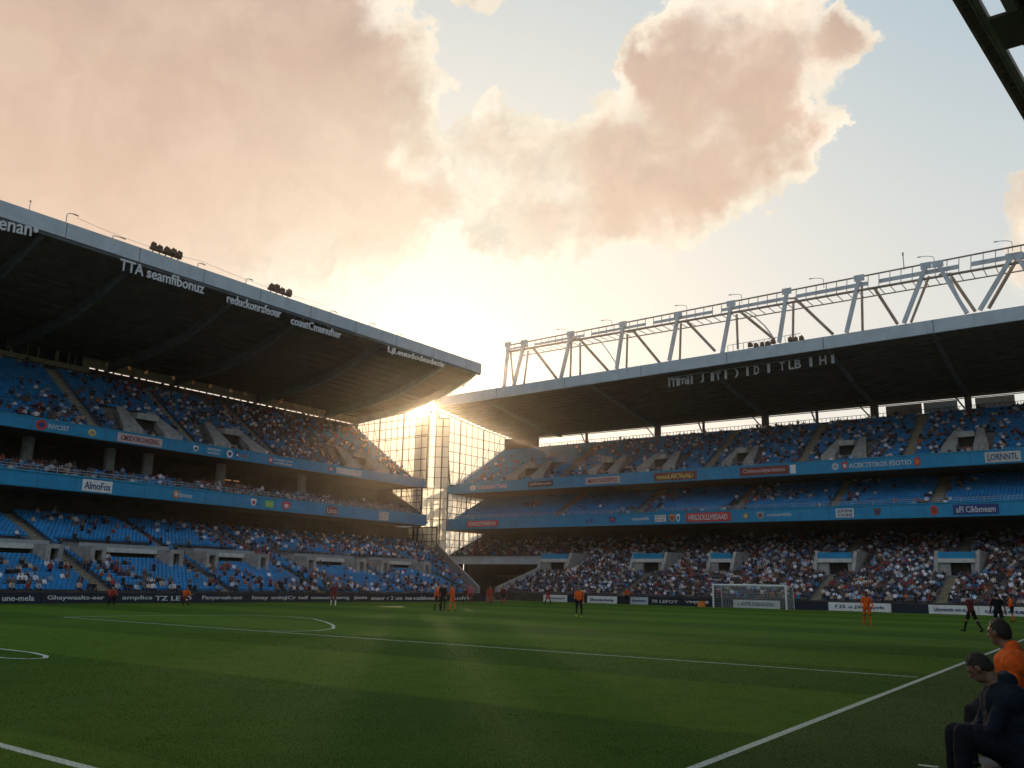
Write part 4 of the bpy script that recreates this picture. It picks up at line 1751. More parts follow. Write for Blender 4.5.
# two seated men by the touchline
nav_f = Figure(lean=11, hips=((109, 104), (103, 99)), arms=((34, 6, 46, 58), (33, 6, 46, 60)), head=(30, -24), h=1.80, bulk=1.42, sit=.46, spread=.16)
# hood lying on the shoulders and a heavier jacket body
k_ = nav_f.k
T_ = lambda x, y, z: nav_f.hip + rx(Vector((x * k_, y * k_, z * k_)), nav_f.lean)
nav_f.add('shirt', 'c', T_(-.08, -.085, .535), T_(.08, -.085, .535), .075, .075)
nav_f.add('shirt', 'c', T_(-.15, -.06, .40), T_(.15, -.06, .40), .135, .135)
nav_f.add('shirt', 'c', T_(-.10, -.09, .22), T_(.10, -.09, .22), .15, .15)
nav_f.add('shirt', 'c', T_(-.10, -.04, .515), T_(-.06, .06, .47), .045, .04)
nav_f.add('shirt', 'c', T_(.10, -.04, .515), T_(.06, .06, .47), .045, .04)
nav_f.add('shirt', 'c', T_(-.10, -.04, .08), T_(.10, -.04, .08), .145, .145)
nav_f.add('shirt', 'c', T_(-.09, -.05, .32), T_(.09, -.05, .32), .135, .135)
jk = {'shirt': C['navy'], 'sleeve': C['navy'], 'shorts': C['navy_trousers'], 'thigh': C['navy_trousers'], 'shin': C['navy_trousers'], 'boot': C['black'], 'skin': C['skin_tan']}
# thicker sleeves and trouser legs
for p in list(nav_f.p):
    if p[0] == 'sleeve':
        a = p[2]
        nav_f.p[nav_f.p.index(p)] = (p[0], p[1], (a[0], a[1], a[2] * 1.35, a[3] * 1.4))
    elif p[0] in ('thigh', 'shin'):
        a = p[2]
        nav_f.p[nav_f.p.index(p)] = (p[0], p[1], (a[0], a[1], a[2] * 1.38, a[3] * 1.42))
LEFT = -RGT
fc = Vector((LEFT.x + FWD.x * .30, LEFT.y + FWD.y * .30))
NAVPOS = tuple((EYE + ray(1016, 752) * (7.25 / F_PX))[:2])
person('seated man in a navy hooded jacket leaning on his knees and looking down', NAVPOS, nav_f, jk, fc, hair='hair', voxel=.009, wrinkle=.015, smooth=4)
or_f = Figure(lean=8, hips=((88, 88), (84, 80)), arms=((8, 14, 50, 30), (8, 14, 54, 30)), head=(4, -26), h=1.84, bulk=1.5, sit=.66, spread=.14)
ojk = {'shirt': C['orange2'], 'sleeve': C['orange2'], 'shorts': C['black'], 'thigh': C['black'], 'shin': C['black'], 'boot': C['black'], 'skin': C['skin_tan']}
for p in list(or_f.p):
    if p[0] == 'sleeve':
        a = p[2]
        or_f.p[or_f.p.index(p)] = (p[0], p[1], (a[0], a[1], a[2] * 1.4, a[3] * 1.45))
T2 = lambda x, y, z: or_f.hip + rx(Vector((x * or_f.k, y * or_f.k, z * or_f.k)), or_f.lean)
or_f.add('shirt', 'c', T2(-.06, -.04, .535), T2(.06, -.04, .535), .07, .07)
or_f.add('shirt', 'c', T2(-.17, -.03, .41), T2(.17, -.03, .41), .13, .13)
ORPOS = tuple((EYE + ray(1025, 720) * (8.2 / F_PX))[:2])
person('seated man in a bright orange jacket behind the navy clad one', ORPOS, or_f, ojk, (LEFT.x + FWD.x * .6, LEFT.y + FWD.y * .6), hair='hair', voxel=.010, wrinkle=.014, smooth=4)


# what they sit on: two low slatted benches
def bench(c, ang, seat_h, label, length=1.3):
    r = empty('bench', (c[0], c[1], 0))
    r.rotation_euler = (0, 0, ang)
    tag(r, label, 'bench')
    bpy.context.view_layer.update()

    def part(mb, nm, mm):
        o = bpy.data.objects.new(nm, mb.mesh(nm, [mm]))
        COL.objects.link(o)
        o.parent = r
        return o
    mb = MB()
    for k in range(4):
        mb.box((-length / 2, -.2 + k * .105, seat_h - .045), (length / 2, -.2 + k * .105 + .085, seat_h))
    part(mb, 'seat', M['bench'])
    for sx2 in (-1, 1):
        for sy3 in (-1, 1):
            mb = MB()
            mb.box((sx2 * (length / 2 - .12) - .025, sy3 * .17 - .025, 0), (sx2 * (length / 2 - .12) + .025, sy3 * .17 + .025, seat_h - .046))
            part(mb, 'leg', M['rail'])


a1 = math.atan2(fc.y, fc.x) - PI / 2
bench((NAVPOS[0] + .02, NAVPOS[1] - .02), a1, .315, 'low pale slatted bench under the man in navy', 1.1)
bench(ORPOS, a1 + .1, .53, 'low pale slatted bench under the man in orange', 1.1)

# ---------------------------------------------------------------- spectators
SHIRTS = [((.010, .011, .015), 'black', 22), ((.02, .028, .055), 'navy', 15), ((.09, .09, .10), 'grey', 13), ((.62, .62, .66), 'white', 17), ((.22, .36, .54), 'light blue', 6), ((.05, .12, .30), 'blue', 4), ((.26, .03, .03), 'red', 7), ((.13, .07, .045), 'brown', 10), ((.45, .10, .03), 'orange', 1.5), ((.46, .36, .28), 'beige', 9)]
W_ = np.array([s[2] for s in SHIRTS], float)
W_ /= W_.sum()
SKINS = np.array([(.45, .27, .18), (.38, .21, .14), (.18, .10, .06), (.5, .32, .23)])
HAIRS = np.array([(.02, .014, .01), (.05, .03, .018), (.12, .08, .04), (.2, .18, .16)])


def low_person(standing):
    bm = bmesh.new()
    roles = []

    def mark(role):
        while len(roles) < len(bm.verts):
            roles.append(role)
    zb = .82 if standing else .44

    def taper(x, y, z0, z1, w0, d0, w1, d1, role, lean=0, n=6):
        r0 = [bm.verts.new((x + math.cos(2 * PI * i / n) * w0, y + math.sin(2 * PI * i / n) * d0, z0)) for i in range(n)]
        r1 = [bm.verts.new((x + math.cos(2 * PI * i / n) * w1, y + lean + math.sin(2 * PI * i / n) * d1, z1)) for i in range(n)]
        for i in range(n):
            j = (i + 1) % n
            bm.faces.new((r0[i], r0[j], r1[j], r1[i]))
        bm.faces.new(r1)
        mark(role)
    taper(0, .04, zb, zb + .34, .17, .13, .21, .125, 2, .02)
    taper(0, .06, zb + .34, zb + .54, .21, .125, .09, .07, 2, .02)
    n0 = len(bm.verts)
    bmesh.ops.create_icosphere(bm, subdivisions=1, radius=1, matrix=Matrix.Translation((0, .10, zb + .66)) @ Matrix.Diagonal((.088, .105, .125, 1)))
    bm.verts.ensure_lookup_table()
    for v in bm.verts[n0:]:
        roles.append(1 if (v.co.z > zb + .69 or v.co.y < .07) else 0)
    for sg in (-1, 1):
        taper(sg * .24, .06, zb + .10, zb + .48, .05, .06, .055, .065, 2, 0, 4)
        taper(sg * .20, .20, zb + .03, zb + .16, .04, .12, .05, .06, 0, -.1, 4)
        if standing:
            taper(sg * .09, .03, 0, zb + .04, .06, .07, .085, .1, 3, 0, 4)
        else:
            taper(sg * .10, .28, .36, .54, .07, .2, .075, .18, 3, -.04, 4)
            taper(sg * .10, .46, .0, .44, .05, .06, .06, .07, 3, -.02, 4)
    bmesh.ops.triangulate(bm, faces=bm.faces[:])
    bmesh.ops.recalc_face_normals(bm, faces=bm.faces)
    v = np.array([tuple(q.co) for q in bm.verts])
    f = np.array([[q.index for q in fc_.verts] for fc_ in bm.faces])
    bm.free()
    return v, f, np.array(roles)


# the nearest three hundred in view are objects of their own
WHERE = {'low_side': 'lower tier of the long stand', 'mid_side': 'middle tier of the long stand', 'up_side': 'upper tier of the long stand', 'low_end': 'packed lower tier behind the goal', 'mid_end': 'middle tier behind the goal', 'up_end': 'upper tier behind the goal'}
vis = [(i, (s[0] - EYE).length) for i, s in enumerate(SPOTS) if in_frame(s[0] + Vector((0, 0, .9)), -3) and s[2] == 'low_side']
vis.sort(key=lambda q: q[1])
single = {i for i, _ in vis[:300]}
tmpl = []
fmap = {'skin': C['skin'], 'eye': C['eye'], 'shirt': M['top'], 'sleeve': M['top'], 'shorts': C['navy_trousers'], 'thigh': C['navy_trousers'], 'shin': C['navy_trousers'], 'boot': C['black']}
for args in (dict(lean=6, hips=((86, 86), (84, 88)), arms=((30, 8, 40, 20), (30, 8, 40, 20)), sit=.53), dict(lean=24, hips=((88, 92), (84, 88)), arms=((40, 6, 50, 30), (40, 6, 40, 30)), sit=.53, head=(-14, 15)),
             dict(lean=-4, hips=((80, 78), (84, 84)), arms=((12, 10, 50, 30), (14, 10, 60, 40)), sit=.53, head=(0, -20)), dict(lean=2, hips=((3, 3), (-3, 3)), arms=((8, 12, 20), (10, 12, 30)))):
    fg = Figure(h=1.72, bulk=1.1, **args)
    tmpl.append((fg.mesh('person', fmap, .026, 2), fg.hair('hair', C[random.choice(('hair', 'hair_brown'))], n=10)))
CLUMP = [(.012, .013, .018), (.30, .035, .03), (.16, .09, .05)]
ssel = RNG.choice(len(SHIRTS), len(SPOTS), p=W_)
for i in sorted(single):
    p, rot, key = SPOTS[i]
    col, cname, _w = SHIRTS[ssel[i]]
    kind = 3 if random.random() < .14 else random.randrange(3)
    me, hm = tmpl[kind]
    o = bpy.data.objects.new('person', me)
    COL.objects.link(o)
    fwd = Vector((math.cos(rot + PI / 2), math.sin(rot + PI / 2), 0))
    o.location = p + fwd * (.0 if kind < 3 else .12) * KS - Vector((0, 0, 0 if kind == 3 else .02))
    o.rotation_euler = (0, 0, rot + random.uniform(-.3, .3))
    sc2 = random.uniform(.93, 1.05) * KS
    o.scale = (sc2, sc2, sc2)
    j = random.uniform(.7, 1.3)
    o.color = (col[0] * j, col[1] * j, col[2] * j, 1)
    st = 'standing' if kind == 3 else 'seated'
    tag(o, f'{st} spectator in a {cname} top in the lower tier of the long stand', 'person', f'{st} spectators in {cname} in the lower tier of the long stand')
    h = bpy.data.objects.new('hair', hm)
    COL.objects.link(h)
    h.parent = o

rest = [i for i in range(len(SPOTS)) if i not in single]
vs_, fs_, cs_, nv = [], [], [], 0
crowd_meshes = []
for standing in (False, True):
    idx = [i for i in rest if (random.random() < .13) == standing] if False else [i for i in rest if (hash((i * 7919) % 1000003) % 100 < 13) == standing]
    tv, tf, roles = low_person(standing)
    pos = np.array([tuple(SPOTS[i][0]) for i in idx])
    rot = np.array([SPOTS[i][1] for i in idx]) + RNG.uniform(-.35, .35, len(idx))
    scl = RNG.uniform(.9, 1.06, len(idx)) * KS
    c = np.ones((len(idx), len(tv), 4))
    sh = np.array([s[0] for s in SHIRTS])[ssel[idx]] * RNG.uniform(.6, 1.35, (len(idx), 1))
    pal = np.stack([SKINS[RNG.integers(0, 4, len(idx))], HAIRS[RNG.choice(4, len(idx), p=(.45, .3, .15, .1))], sh, np.array([(.02, .025, .04), (.03, .03, .03), (.12, .11, .1), (.05, .07, .14)])[RNG.integers(0, 4, len(idx))]], 1)
    c[..., :3] = pal[:, roles, :]
    pos[:, 2] += np.where(standing, 0, 0)
    crowd_meshes.append((tv, tf, pos, rot, scl, c.reshape(-1, 4)))
# one object for everyone else
allv, allf, allc, off = [], [], [], 0
for tv, tf, pos, rot, scl, c in crowd_meshes:
    v = tv[None] * scl[:, None, None]
    cs, sn = np.cos(rot)[:, None], np.sin(rot)[:, None]
    v = np.stack([v[..., 0] * cs - v[..., 1] * sn, v[..., 0] * sn + v[..., 1] * cs, v[..., 2]], -1) + pos[:, None, :]
    f = tf[None] + (np.arange(len(pos)) * len(tv))[:, None, None] + off
    off += v.shape[0] * v.shape[1]
    allv.append(v.reshape(-1, 3))
    allf.append(f.reshape(-1, 3))
    allc.append(c)
me = array_mesh('crowd', np.concatenate(allv), np.concatenate(allf), np.zeros((1, 3)), [M['crowd']], col=np.concatenate(allc))
tag(link('crowd', me), 'distant spectators filling the seats of both far stands', 'crowd', kind='stuff')

# ================================================================ grass blades where the pitch is near enough to show them
def blades():
    n = 330000
    dep = 7.6 * (30 / 7.6) ** RNG.random(n)            # depth along the view, denser close by
    lat = RNG.uniform(-.62, .62, n) * dep
    fx, fy = FWD.x / math.hypot(FWD.x, FWD.y), FWD.y / math.hypot(FWD.x, FWD.y)
    x = fx * dep + fy * lat
    y = fy * dep - fx * lat
    ok = (x < 5.2) & (x > -56)
    x, y, dep = x[ok], y[ok], dep[ok]
    n = len(x)
    a = RNG.uniform(0, 2 * PI, n)
    wd = RNG.uniform(.0022, .0042, n) * np.maximum(1, dep / 11)
    h = RNG.uniform(.006, .015, n)
    cl = np.sin(x * 3.1 + np.sin(y * 2.3)) * np.sin(y * 2.7 + np.sin(x * 1.9)) * .25 + .95
    h *= cl
    ln = RNG.uniform(0, .8, n) * h
    la = RNG.uniform(0, 2 * PI, n)
    v = np.empty((n, 3, 3))
    v[:, 0] = np.stack([x - np.cos(a) * wd, y - np.sin(a) * wd, np.full(n, .001)], -1)
    v[:, 1] = np.stack([x + np.cos(a) * wd, y + np.sin(a) * wd, np.full(n, .001)], -1)
    v[:, 2] = np.stack([x + np.cos(la) * ln, y + np.sin(la) * ln, h], -1)
    f = np.arange(3)[None]
    col = np.ones((n, 3, 4))
    band = (np.sin(y * PI / 5.45) > 0).astype(float)[:, None]
    c = np.array([.037, .098, .003]) * (1 - band) + np.array([.080, .162, .009]) * band
    out_ = x + .0252 * y > -3.71
    c[out_] = np.array([.044, .074, .015])
    c = c * RNG.uniform(.8, 1.22, (n, 1))
    dry = RNG.random(n) < .02
    c[dry] = np.array([.13, .12, .04])
    # blades standing in the lines carry chalk
    def online(ax, ay, bx_, by, w):
        dx, dy = bx_ - ax, by - ay
        L2 = dx * dx + dy * dy
        tt = ((x - ax) * dx + (y - ay) * dy) / L2
        return (np.abs((x - ax) * dy - (y - ay) * dx) / math.sqrt(L2) < w) & (tt > 0) & (tt < 1)
    ch = online(-3.56, -6, -5.75, 80.9, .055) | online(-4.4, 20.55, -38.3, 20.75, .055) | online(-4.3, 4.75, -30, 5.25, .06)
    ch &= RNG.random(n) < .7
    c[ch] = np.array([.52, .55, .5])
    col[..., :3] = c[:, None, :]
    me = bpy.data.meshes.new('grass')
    v = v.reshape(-1, 3)
    me.vertices.add(len(v))
    me.vertices.foreach_set('co', v.astype(np.float32).ravel())
    me.loops.add(len(v))
    me.loops.foreach_set('vertex_index', np.arange(len(v), dtype=np.int32))
    me.polygons.add(n)
    me.polygons.foreach_set('loop_start', np.arange(n, dtype=np.int32) * 3)
    me.update(calc_edges=True)
    at_ = me.attributes.new('col', 'FLOAT_COLOR', 'POINT')
    at_.data.foreach_set('color', col.astype(np.float32).ravel())
    me.materials.append(M['blade'])
    return me


m, t, b = base_mat('grass_blade')
at = t.new('ShaderNodeAttribute', attribute_name='col')
df = t.new('ShaderNodeBsdfDiffuse')
tl_ = t.new('ShaderNodeBsdfTranslucent')
t.l.new(at.outputs['Color'], df.inputs[0])
t.l.new(at.outputs['Color'], tl_.inputs[0])
mx = t.new('ShaderNodeMixShader')
mx.inputs[0].default_value = .35
t.l.new(df.outputs[0], mx.inputs[1])
t.l.new(tl_.outputs[0], mx.inputs[2])
t.l.new(mx.outputs[0], m.node_tree.nodes['Material Output'].inputs['Surface'])
M['blade'] = m
tag(link('grass', blades()), 'short mown grass blades near the touchline', 'grass', kind='stuff')

# ================================================================ goal
gl_, gr_ = on_z(713.5, 608.3), on_z(787, 609.5)
GY = 80.9
gx0, gx1 = on_y(713.5, 606, GY).x, on_y(786.5, 606, GY).x
gh = 2.08
go = empty('goal', ((gx0 + gx1) / 2, GY, 0))
tag(go, 'white football goal with net in front of the packed end', 'goal')
for X in (gx0, gx1):
    mb = MB()
    mb.bar((X, GY, 0), (X, GY, gh), .16, seg=10)
    mb.build('post', M['white'], go)
mb = MB()
mb.bar((gx0 - .06, GY, gh), (gx1 + .06, GY, gh), .16, seg=10)
mb.build('crossbar', M['white'], go)
mb = MB()
for X in (gx0, gx1):
    mb.bar((X, GY, gh), (X, GY + 1.9, gh - .1), .05)
    mb.bar((X, GY + 1.9, gh - .1), (X, GY + 2.1, 0), .05)
mb.build('net_frame', M['white'], go)
mb = MB()
n = int((gx1 - gx0) / .16)
for i in range(n + 1):
    X = gx0 + (gx1 - gx0) * i / n
    mb.bar((X, GY + .05, gh), (X, GY + 1.9, gh - .12), .012)
    mb.bar((X, GY + 1.9, gh - .12), (X, GY + 2.1, .02), .012)
for k in range(14):
    z = gh * k / 14
    mb.bar((gx0, GY + 2.1 - .2 * k / 14, z), (gx1, GY + 2.1 - .2 * k / 14, z), .012)
    for X in (gx0, gx1):
        mb.bar((X, GY + .05, z), (X, GY + 2.1 - .2 * k / 14, z), .012)
for k in range(12):
    Y = GY + .1 + k * .16
    mb.bar((gx0, Y, gh - .1 * k / 12), (gx1, Y, gh - .1 * k / 12), .012)
mb.build('net', M['white'], go)

p = on_z(702, 604.5)
mb = MB()
bx = empty('equipment_bag', (p.x, 82.2, 0))
tag(bx, 'bright orange equipment bag lying by the boards beside the goal', 'bag')
X = on_y(702, 604, 82.3).x
mb.hexa([(X - .34, 82.0, 0), (X + .34, 82.0, 0), (X + .34, 82.5, 0), (X - .34, 82.5, 0), (X - .28, 82.08, .5), (X + .26, 82.08, .55), (X + .26, 82.42, .55), (X - .28, 82.42, .5)])
mb.build('body', M['orange_bag'], bx)
mb = MB()
mb.path([(X - .15, 82.2, .5), (X - .1, 82.2, .64), (X + .1, 82.2, .65), (X + .15, 82.2, .53)], .04)
mb.build('handle', M['black'], bx)

# ================================================================ pitchside boards
GB = 'navy boards along the long stand'
left_txt = [(-1e9, 'UNE-MEDIA', None), ]
txts = [(2, 34, 'une-mela', 'navy board reading une mela at the picture edge'), (47, 104, 'Ghaywaalts-eer', 'navy board with long white mixed case lettering before the crouching red photographer'),
        (122, 152, 'amplics', 'navy board reading amplics just past the red photographer'), (155, 191, 'TZ LE \u25cf', 'navy board with two short white words behind the orange photographer'),
        (202, 242, 'Panysrealt-ent', 'navy board with pale blue lettering after the orange photographer'), (252, 268, 'Isnay', 'navy board with one short white word'), (271, 308, 'sniisJCr taif', 'navy board with white lettering short of the dark red player'),
        (311, 349, 'ceeteom hawrog', 'navy board with white lettering behind the dark red player'), (354, 367, 'jasute', 'navy board with one small word past the dark red player'), (371, 402, 'anaor r 2 um', 'navy board with white words about midway to the corner'),
        (405, 434, 'maa e.tadaboeea', 'navy board with small pale lettering before the trio'), (454, 470, 'udtt', 'navy board with a faint word behind the trio'), ]
edges = [on_x(-40, 604, -57).y]
for (a, b), (c, d) in zip([(t_[0], t_[1]) for t_ in txts], [(t_[0], t_[1]) for t_ in txts][1:]):
    edges.append(on_x((b + c) / 2, 604, -57).y)
edges.append(75.2)
for i, (x0, x1, s, lab) in enumerate(txts):
    a, b = edges[i], edges[i + 1]
    r = empty('advertising_board', (-57, (a + b) / 2, 0))
    tag(r, lab, 'advertising board', GB)
    mb = MB()
    mb.prism([(-57, a + .02, .02), (-57.04, a + .02, .68), (-57.12, a + .02, .68), (-57.4, a + .02, .02)], (0, b - a - .04, 0))
    mb.build('panel', M['navy_board'], r)
    ya, yb = on_x(x0, 599, -57).y, on_x(x1, 599, -57).y
    lettering(s, Vector((-56.98, (ya + yb) / 2, .35)), (0, 1, 0), (-.04, 0, .66), yb - ya, .34, M['letters'], r)
GB2 = 'boards along the end behind the goal'
rb_ = [(543, 567, 'white', 'Djvustmed'), (567, 586, 'navy_board', ''), (587, 617, 'white', 'Shundorinma'), (617, 630, 'navy_board', ''), (630, 648, 'steel', 'yanadono'), (648, 682, 'navy_board', '70 LEFOY'), (682, 712, 'navy_board', 'VMJE \u25a0'), (712, 733, 'navy_board', ''),
       (733, 780, 'white', 'L SOTE COLOCOD.'), (780, 828, 'navy_board', ''), (828, 891, 'white', 'f J2 u J2sclpob'), (891, 928, 'navy_board', ''), (928, 978, 'white', 'Llzwnstcla om at, us'), (978, 1040, 'white', 'uznsotela')]
for i, (x0, x1, mm, s) in enumerate(rb_):
    a, b = on_y(x0, 604, 83.0).x, on_y(x1, 604, 83.0).x
    r = empty('advertising_board', ((a + b) / 2, 83, 0))
    what = {'white': 'white', 'steel': 'pale grey', 'navy_board': 'navy'}[mm]
    where = {0: 'nearest the corner tunnel', 1: 'between the two leftmost white boards', 2: 'behind the lone runner', 3: 'beside the orange steward', 4: 'just past the orange steward', 5: 'with faint numerals', 6: 'right beside the orange bag', 7: 'at the goal post', 8: 'seen through the goal net',
             9: 'just past the goal', 10: 'behind the player all in orange', 11: 'between the two longest white boards', 12: 'behind the dark red player near the touchline', 13: 'at the picture edge behind the last players'}[i]
    tag(r, f'{what} board {where}', 'advertising board', GB2)
    mb = MB()
    mb.prism([(a + .02, 83.0, .02), (a + .02, 83.04, .74), (a + .02, 83.12, .74), (a + .02, 83.4, .02)], (b - a - .04, 0, 0))
    mb.build('panel', M[mm], r)
    if s:
        lettering(s, Vector(((a + b) / 2, 82.985, .38)), (1, 0, 0), (0, .04, .72), (b - a) * .78, .30, M['letters'] if mm == 'navy_board' else M['blue_dk'], r)


# ================================================================ signs and crests on the blue bands
def band_sign(side, plane, x0, x1, yc, hgt, bg, fg, txt, label, shape=None):
    """a sign between pixel columns x0..x1 set 3 cm proud of the band"""
    if side == 'L':
        a, b = on_x(x0, yc, plane), on_x(x1, yc, plane)
        X, out = Vector((0, 1, 0)), Vector((1, 0, 0))
        zc = (a.z + b.z) / 2
    else:
        a, b = on_y(x0, yc, plane), on_y(x1, yc, plane)
        X, out = Vector((1, 0, 0)), Vector((0, -1, 0))
    lo_, hi_ = BZ[(side, plane)]
    c = (a + b) / 2
    c.z = (lo_ + hi_) / 2 + (0 if shape != 'low' else -.1)
    Zv = Vector((0, 0, 1))
    w = (b - a).length
    r = empty('band_sign', c)
    tag(r, label, 'sign', 'signs on the blue bands')
    if bg:
        mb = MB()
        h = hgt / 2
        if shape == 'crest':
            mb.prism([c + X * (w / 2 * math.cos(q)) + Zv * (h * math.sin(q)) + out * .01 for q in [2 * PI * i / 16 for i in range(16)]], out * .03)
        elif shape == 'shield':
            mb.prism([c + X * (w * u) + Zv * (hgt * v) + out * .01 for u, v in ((-.5, .5), (.5, .5), (.5, 0), (.3, -.35), (0, -.5), (-.3, -.35), (-.5, 0))], out * .03)
        else:
            mb.prism([c + X * (w / 2 * u) + Zv * (h * v) + out * .01 for u, v in ((-1, -1), (1, -1), (1, 1), (-1, 1))], out * .03)
        mb.build('panel', M[bg], r)
    if shape in ('crest', 'shield'):
        mb = MB()
        mb.prism([c + X * (w * .28 * math.cos(q)) + Zv * (hgt * .26 * math.sin(q)) + out * .042 for q in [2 * PI * i / 12 for i in range(12)]], out * .012)
        mb.build('emblem', M[fg], r)
    elif txt:
        lines = txt.split('\n')
        for i, s in enumerate(lines):
            hh = hgt * (.62 if len(lines) == 1 else .36)
            z = 0 if len(lines) == 1 else (hgt * (.23 - .46 * i))
            lettering(s, c + Zv * z + out * (.055 if bg else .02), X, Zv, w * (.86 if bg else 1.0), hh, M[fg], r)


BZ = {('L', -72.0): (13.05, 14.0), ('L', -70.0): (8.35, 9.5), ('R', 96.0): (13.9, 15.2), ('R', 94.0): (8.83, 10.15)}
S = band_sign
S('L', -72., 35.5, 47, 425, .85, 'red', 'blue_dk', None, 'round red and blue crest on the upper band beside white lettering', 'crest')
S('L', -72., 48, 69, 428, .6, None, 'letters', 'INVCSST', 'white lettering next to the round red crest on the upper band')
S('L', -72., 88, 96, 433, .6, 'yellow', 'steel_brown', None, 'small yellowish crest alone on the upper band', 'crest')
S('L', -72., 117, 162, 441, .75, 'pink', 'maroon', 'CMSDOROWEING', 'long pale pink sign with dark lettering on the upper band')
S('L', -72., 193, 198, 450, .55, 'white', 'blue_dk', None, 'small white crest after the pink sign on the upper band', 'shield')
S('L', -72., 207, 220, 452, .7, None, 'letters', 'anno\nwidst', 'two short lines of white print on the upper band')
S('L', -72., 226.5, 232.5, 455, .75, 'white', 'blue_dk', None, 'round white crest before the red print on the upper band', 'crest')
S('L', -72., 235, 239, 456, .6, 'blue_dk', 'letters', None, 'small dark blue crest beside the round white one', 'shield')
S('L', -72., 241, 247, 457, .35, None, 'red', 'eas', 'short red print on the upper band of the long stand')
S('L', -72., 268, 272.5, 462, .7, 'red', 'letters', None, 'red crest before the white print about the middle of the upper band', 'crest')
S('L', -72., 274, 292, 464, .8, None, 'letters', 'Lonun me\nmuWerlest', 'two lines of white print beside a red crest on the upper band')
S('L', -72., 336, 361, 474, .7, 'steel', 'letters', 'Cansmond', 'pale sign nearest the far end of the upper band')
S('L', -72., 328, 333, 472, .5, 'maroon', 'letters', None, 'small dark red crest before the pale end sign', 'shield')
S('L', -70., 82, 112, 486.5, .95, 'white', 'blue_dk', 'AlmoFos', 'large white panel with dark script on the lower band')
S('L', -70., 173, 179, 494, .7, 'orange', 'letters', None, 'orange crest on the lower band', 'crest')
S('L', -70., 179.5, 192, 495.5, .65, None, 'letters', 'bmes', 'white lettering beside the orange crest on the lower band')
S('L', -70., 250.5, 256, 503.5, .7, 'white', 'red', None, 'white crest with a red centre on the lower band', 'shield')
S('L', -70., 265, 273, 505.5, .65, 'green', 'yellow', 'Gm', 'small bright green sign on the lower band')
S('L', -70., 282, 290, 507.5, .75, 'red', 'letters', None, 'red and white shield after the green sign', 'shield')
S('L', -70., 326, 337, 512, .8, 'maroon', 'letters', 'Ltcs', 'dark red sign with white print on the lower band')
S('L', -70., 379, 388, 517.5, .9, 'white', 'steel_brown', 'EE\nEV', 'square white sign with grid like print near the lower band end')
S('R', 96., 470, 476, 487, .7, 'white', 'steel', None, 'faint pale crest at the start of the upper band behind the goal', 'crest')
S('R', 96., 479, 507, 487, .8, None, 'pink', 'AEDEENCTARE', 'pale lettering at the start of the upper band behind the goal')
S('R', 96., 528, 553, 487, .75, 'black', 'pink', 'ystibidmeom', 'narrow black sign with pale print on the upper band behind the goal')
S('R', 96., 586, 620, 486, .85, 'pink', 'maroon', 'MARYGERERSS', 'pinkish sign with dark print on the upper band behind the goal')
S('R', 96., 654, 697, 481.5, .95, 'maroon', 'yellow', 'eesuuLAICVerhLr', 'brown sign with yellow print on the upper band behind the goal')
S('R', 96., 740, 789, 476, .95, 'maroon', 'pink', 'Communityaretions', 'long dark red sign on the upper band behind the goal')
S('R', 96., 790.5, 796, 474.5, .95, 'white', 'steel', None, 'plain pale block at the end of the dark red sign')
S('R', 96., 832, 839, 470, .75, 'steel', 'rail', None, 'grey crest before the white slogan on the upper band', 'crest')
S('R', 96., 842, 848, 469, .85, 'red', 'letters', None, 'small red crest before the white slogan on the upper band', 'shield')
S('R', 96., 849, 912, 468, .8, None, 'letters', 'ACEKTSTROS ESOTIO', 'longest white slogan on the upper band behind the goal')
S('R', 96., 914, 921, 464, .95, 'red', 'orange', None, 'bright red ball emblem after the white slogan', 'crest')
S('R', 96., 985, 1021, 457.5, 1.0, 'pale', 'blue_dk', 'LORNNTL', 'pale grey sign at the picture edge on the upper band')
S('R', 94., 467, 498, 525, .8, 'red', 'letters', 'POXICSTSMSPUN', 'bright red sign at the start of the lower band behind the goal')
S('R', 94., 585, 595, 525, .85, None, 'blue_dk', 'zE', 'dark monogram on the lower band behind the goal')
S('R', 94., 609, 616, 524, .7, 'blue_dk', 'red', None, 'dark crest with a red centre on the lower band behind the goal', 'shield')
S('R', 94., 632, 649, 522.5, .8, None, 'letters', 'usysttb', 'white lettering beside the square white sign on the lower band')
S('R', 94., 655, 666, 522.5, .75, 'white', 'steel_brown', 'sm\nmt', 'square white sign on the lower band behind the goal')
S('R', 94., 669.5, 675, 521.5, .85, 'orange', 'maroon', None, 'orange crest before the long red sign on the lower band', 'shield')
S('R', 94., 676.5, 680, 521.5, .85, 'white', 'blue_dk', None, 'narrow white crest before the long red sign on the lower band', 'shield')
S('R', 94., 686, 731, 520, 1.0, 'red', 'letters', 'HRILSOLLLMESAAD', 'longest red sign on the lower band behind the goal')
S('R', 94., 743, 749, 518, .7, 'steel_brown', 'yellow', None, 'dull brown crest after the long red sign', 'crest')
S('R', 94., 757, 764, 517, .8, 'rail', 'maroon', None, 'grey crest after the dull brown one', 'shield')
S('R', 94., 767, 792, 516.5, .75, None, 'letters', 'souverthly', 'white lettering on the lower band above the goal')
S('R', 94., 836, 854, 515, .9, 'white', 'blue_dk', 'zomme\nXXNNE', 'white two line sign on the lower band behind the goal')
S('R', 94., 874, 881, 513, .7, 'maroon', 'blue_dk', None, 'dark maroon crest on the lower band behind the goal', 'shield')
S('R', 94., 930, 938, 510, .95, 'red', 'maroon', None, 'red crest before the navy sign on the lower band', 'crest')
S('R', 94., 953, 999, 509, .95, 'blue_dk', 'letters', 'aFl Cikbmeam', 'navy sign with white script near the picture edge on the lower band')


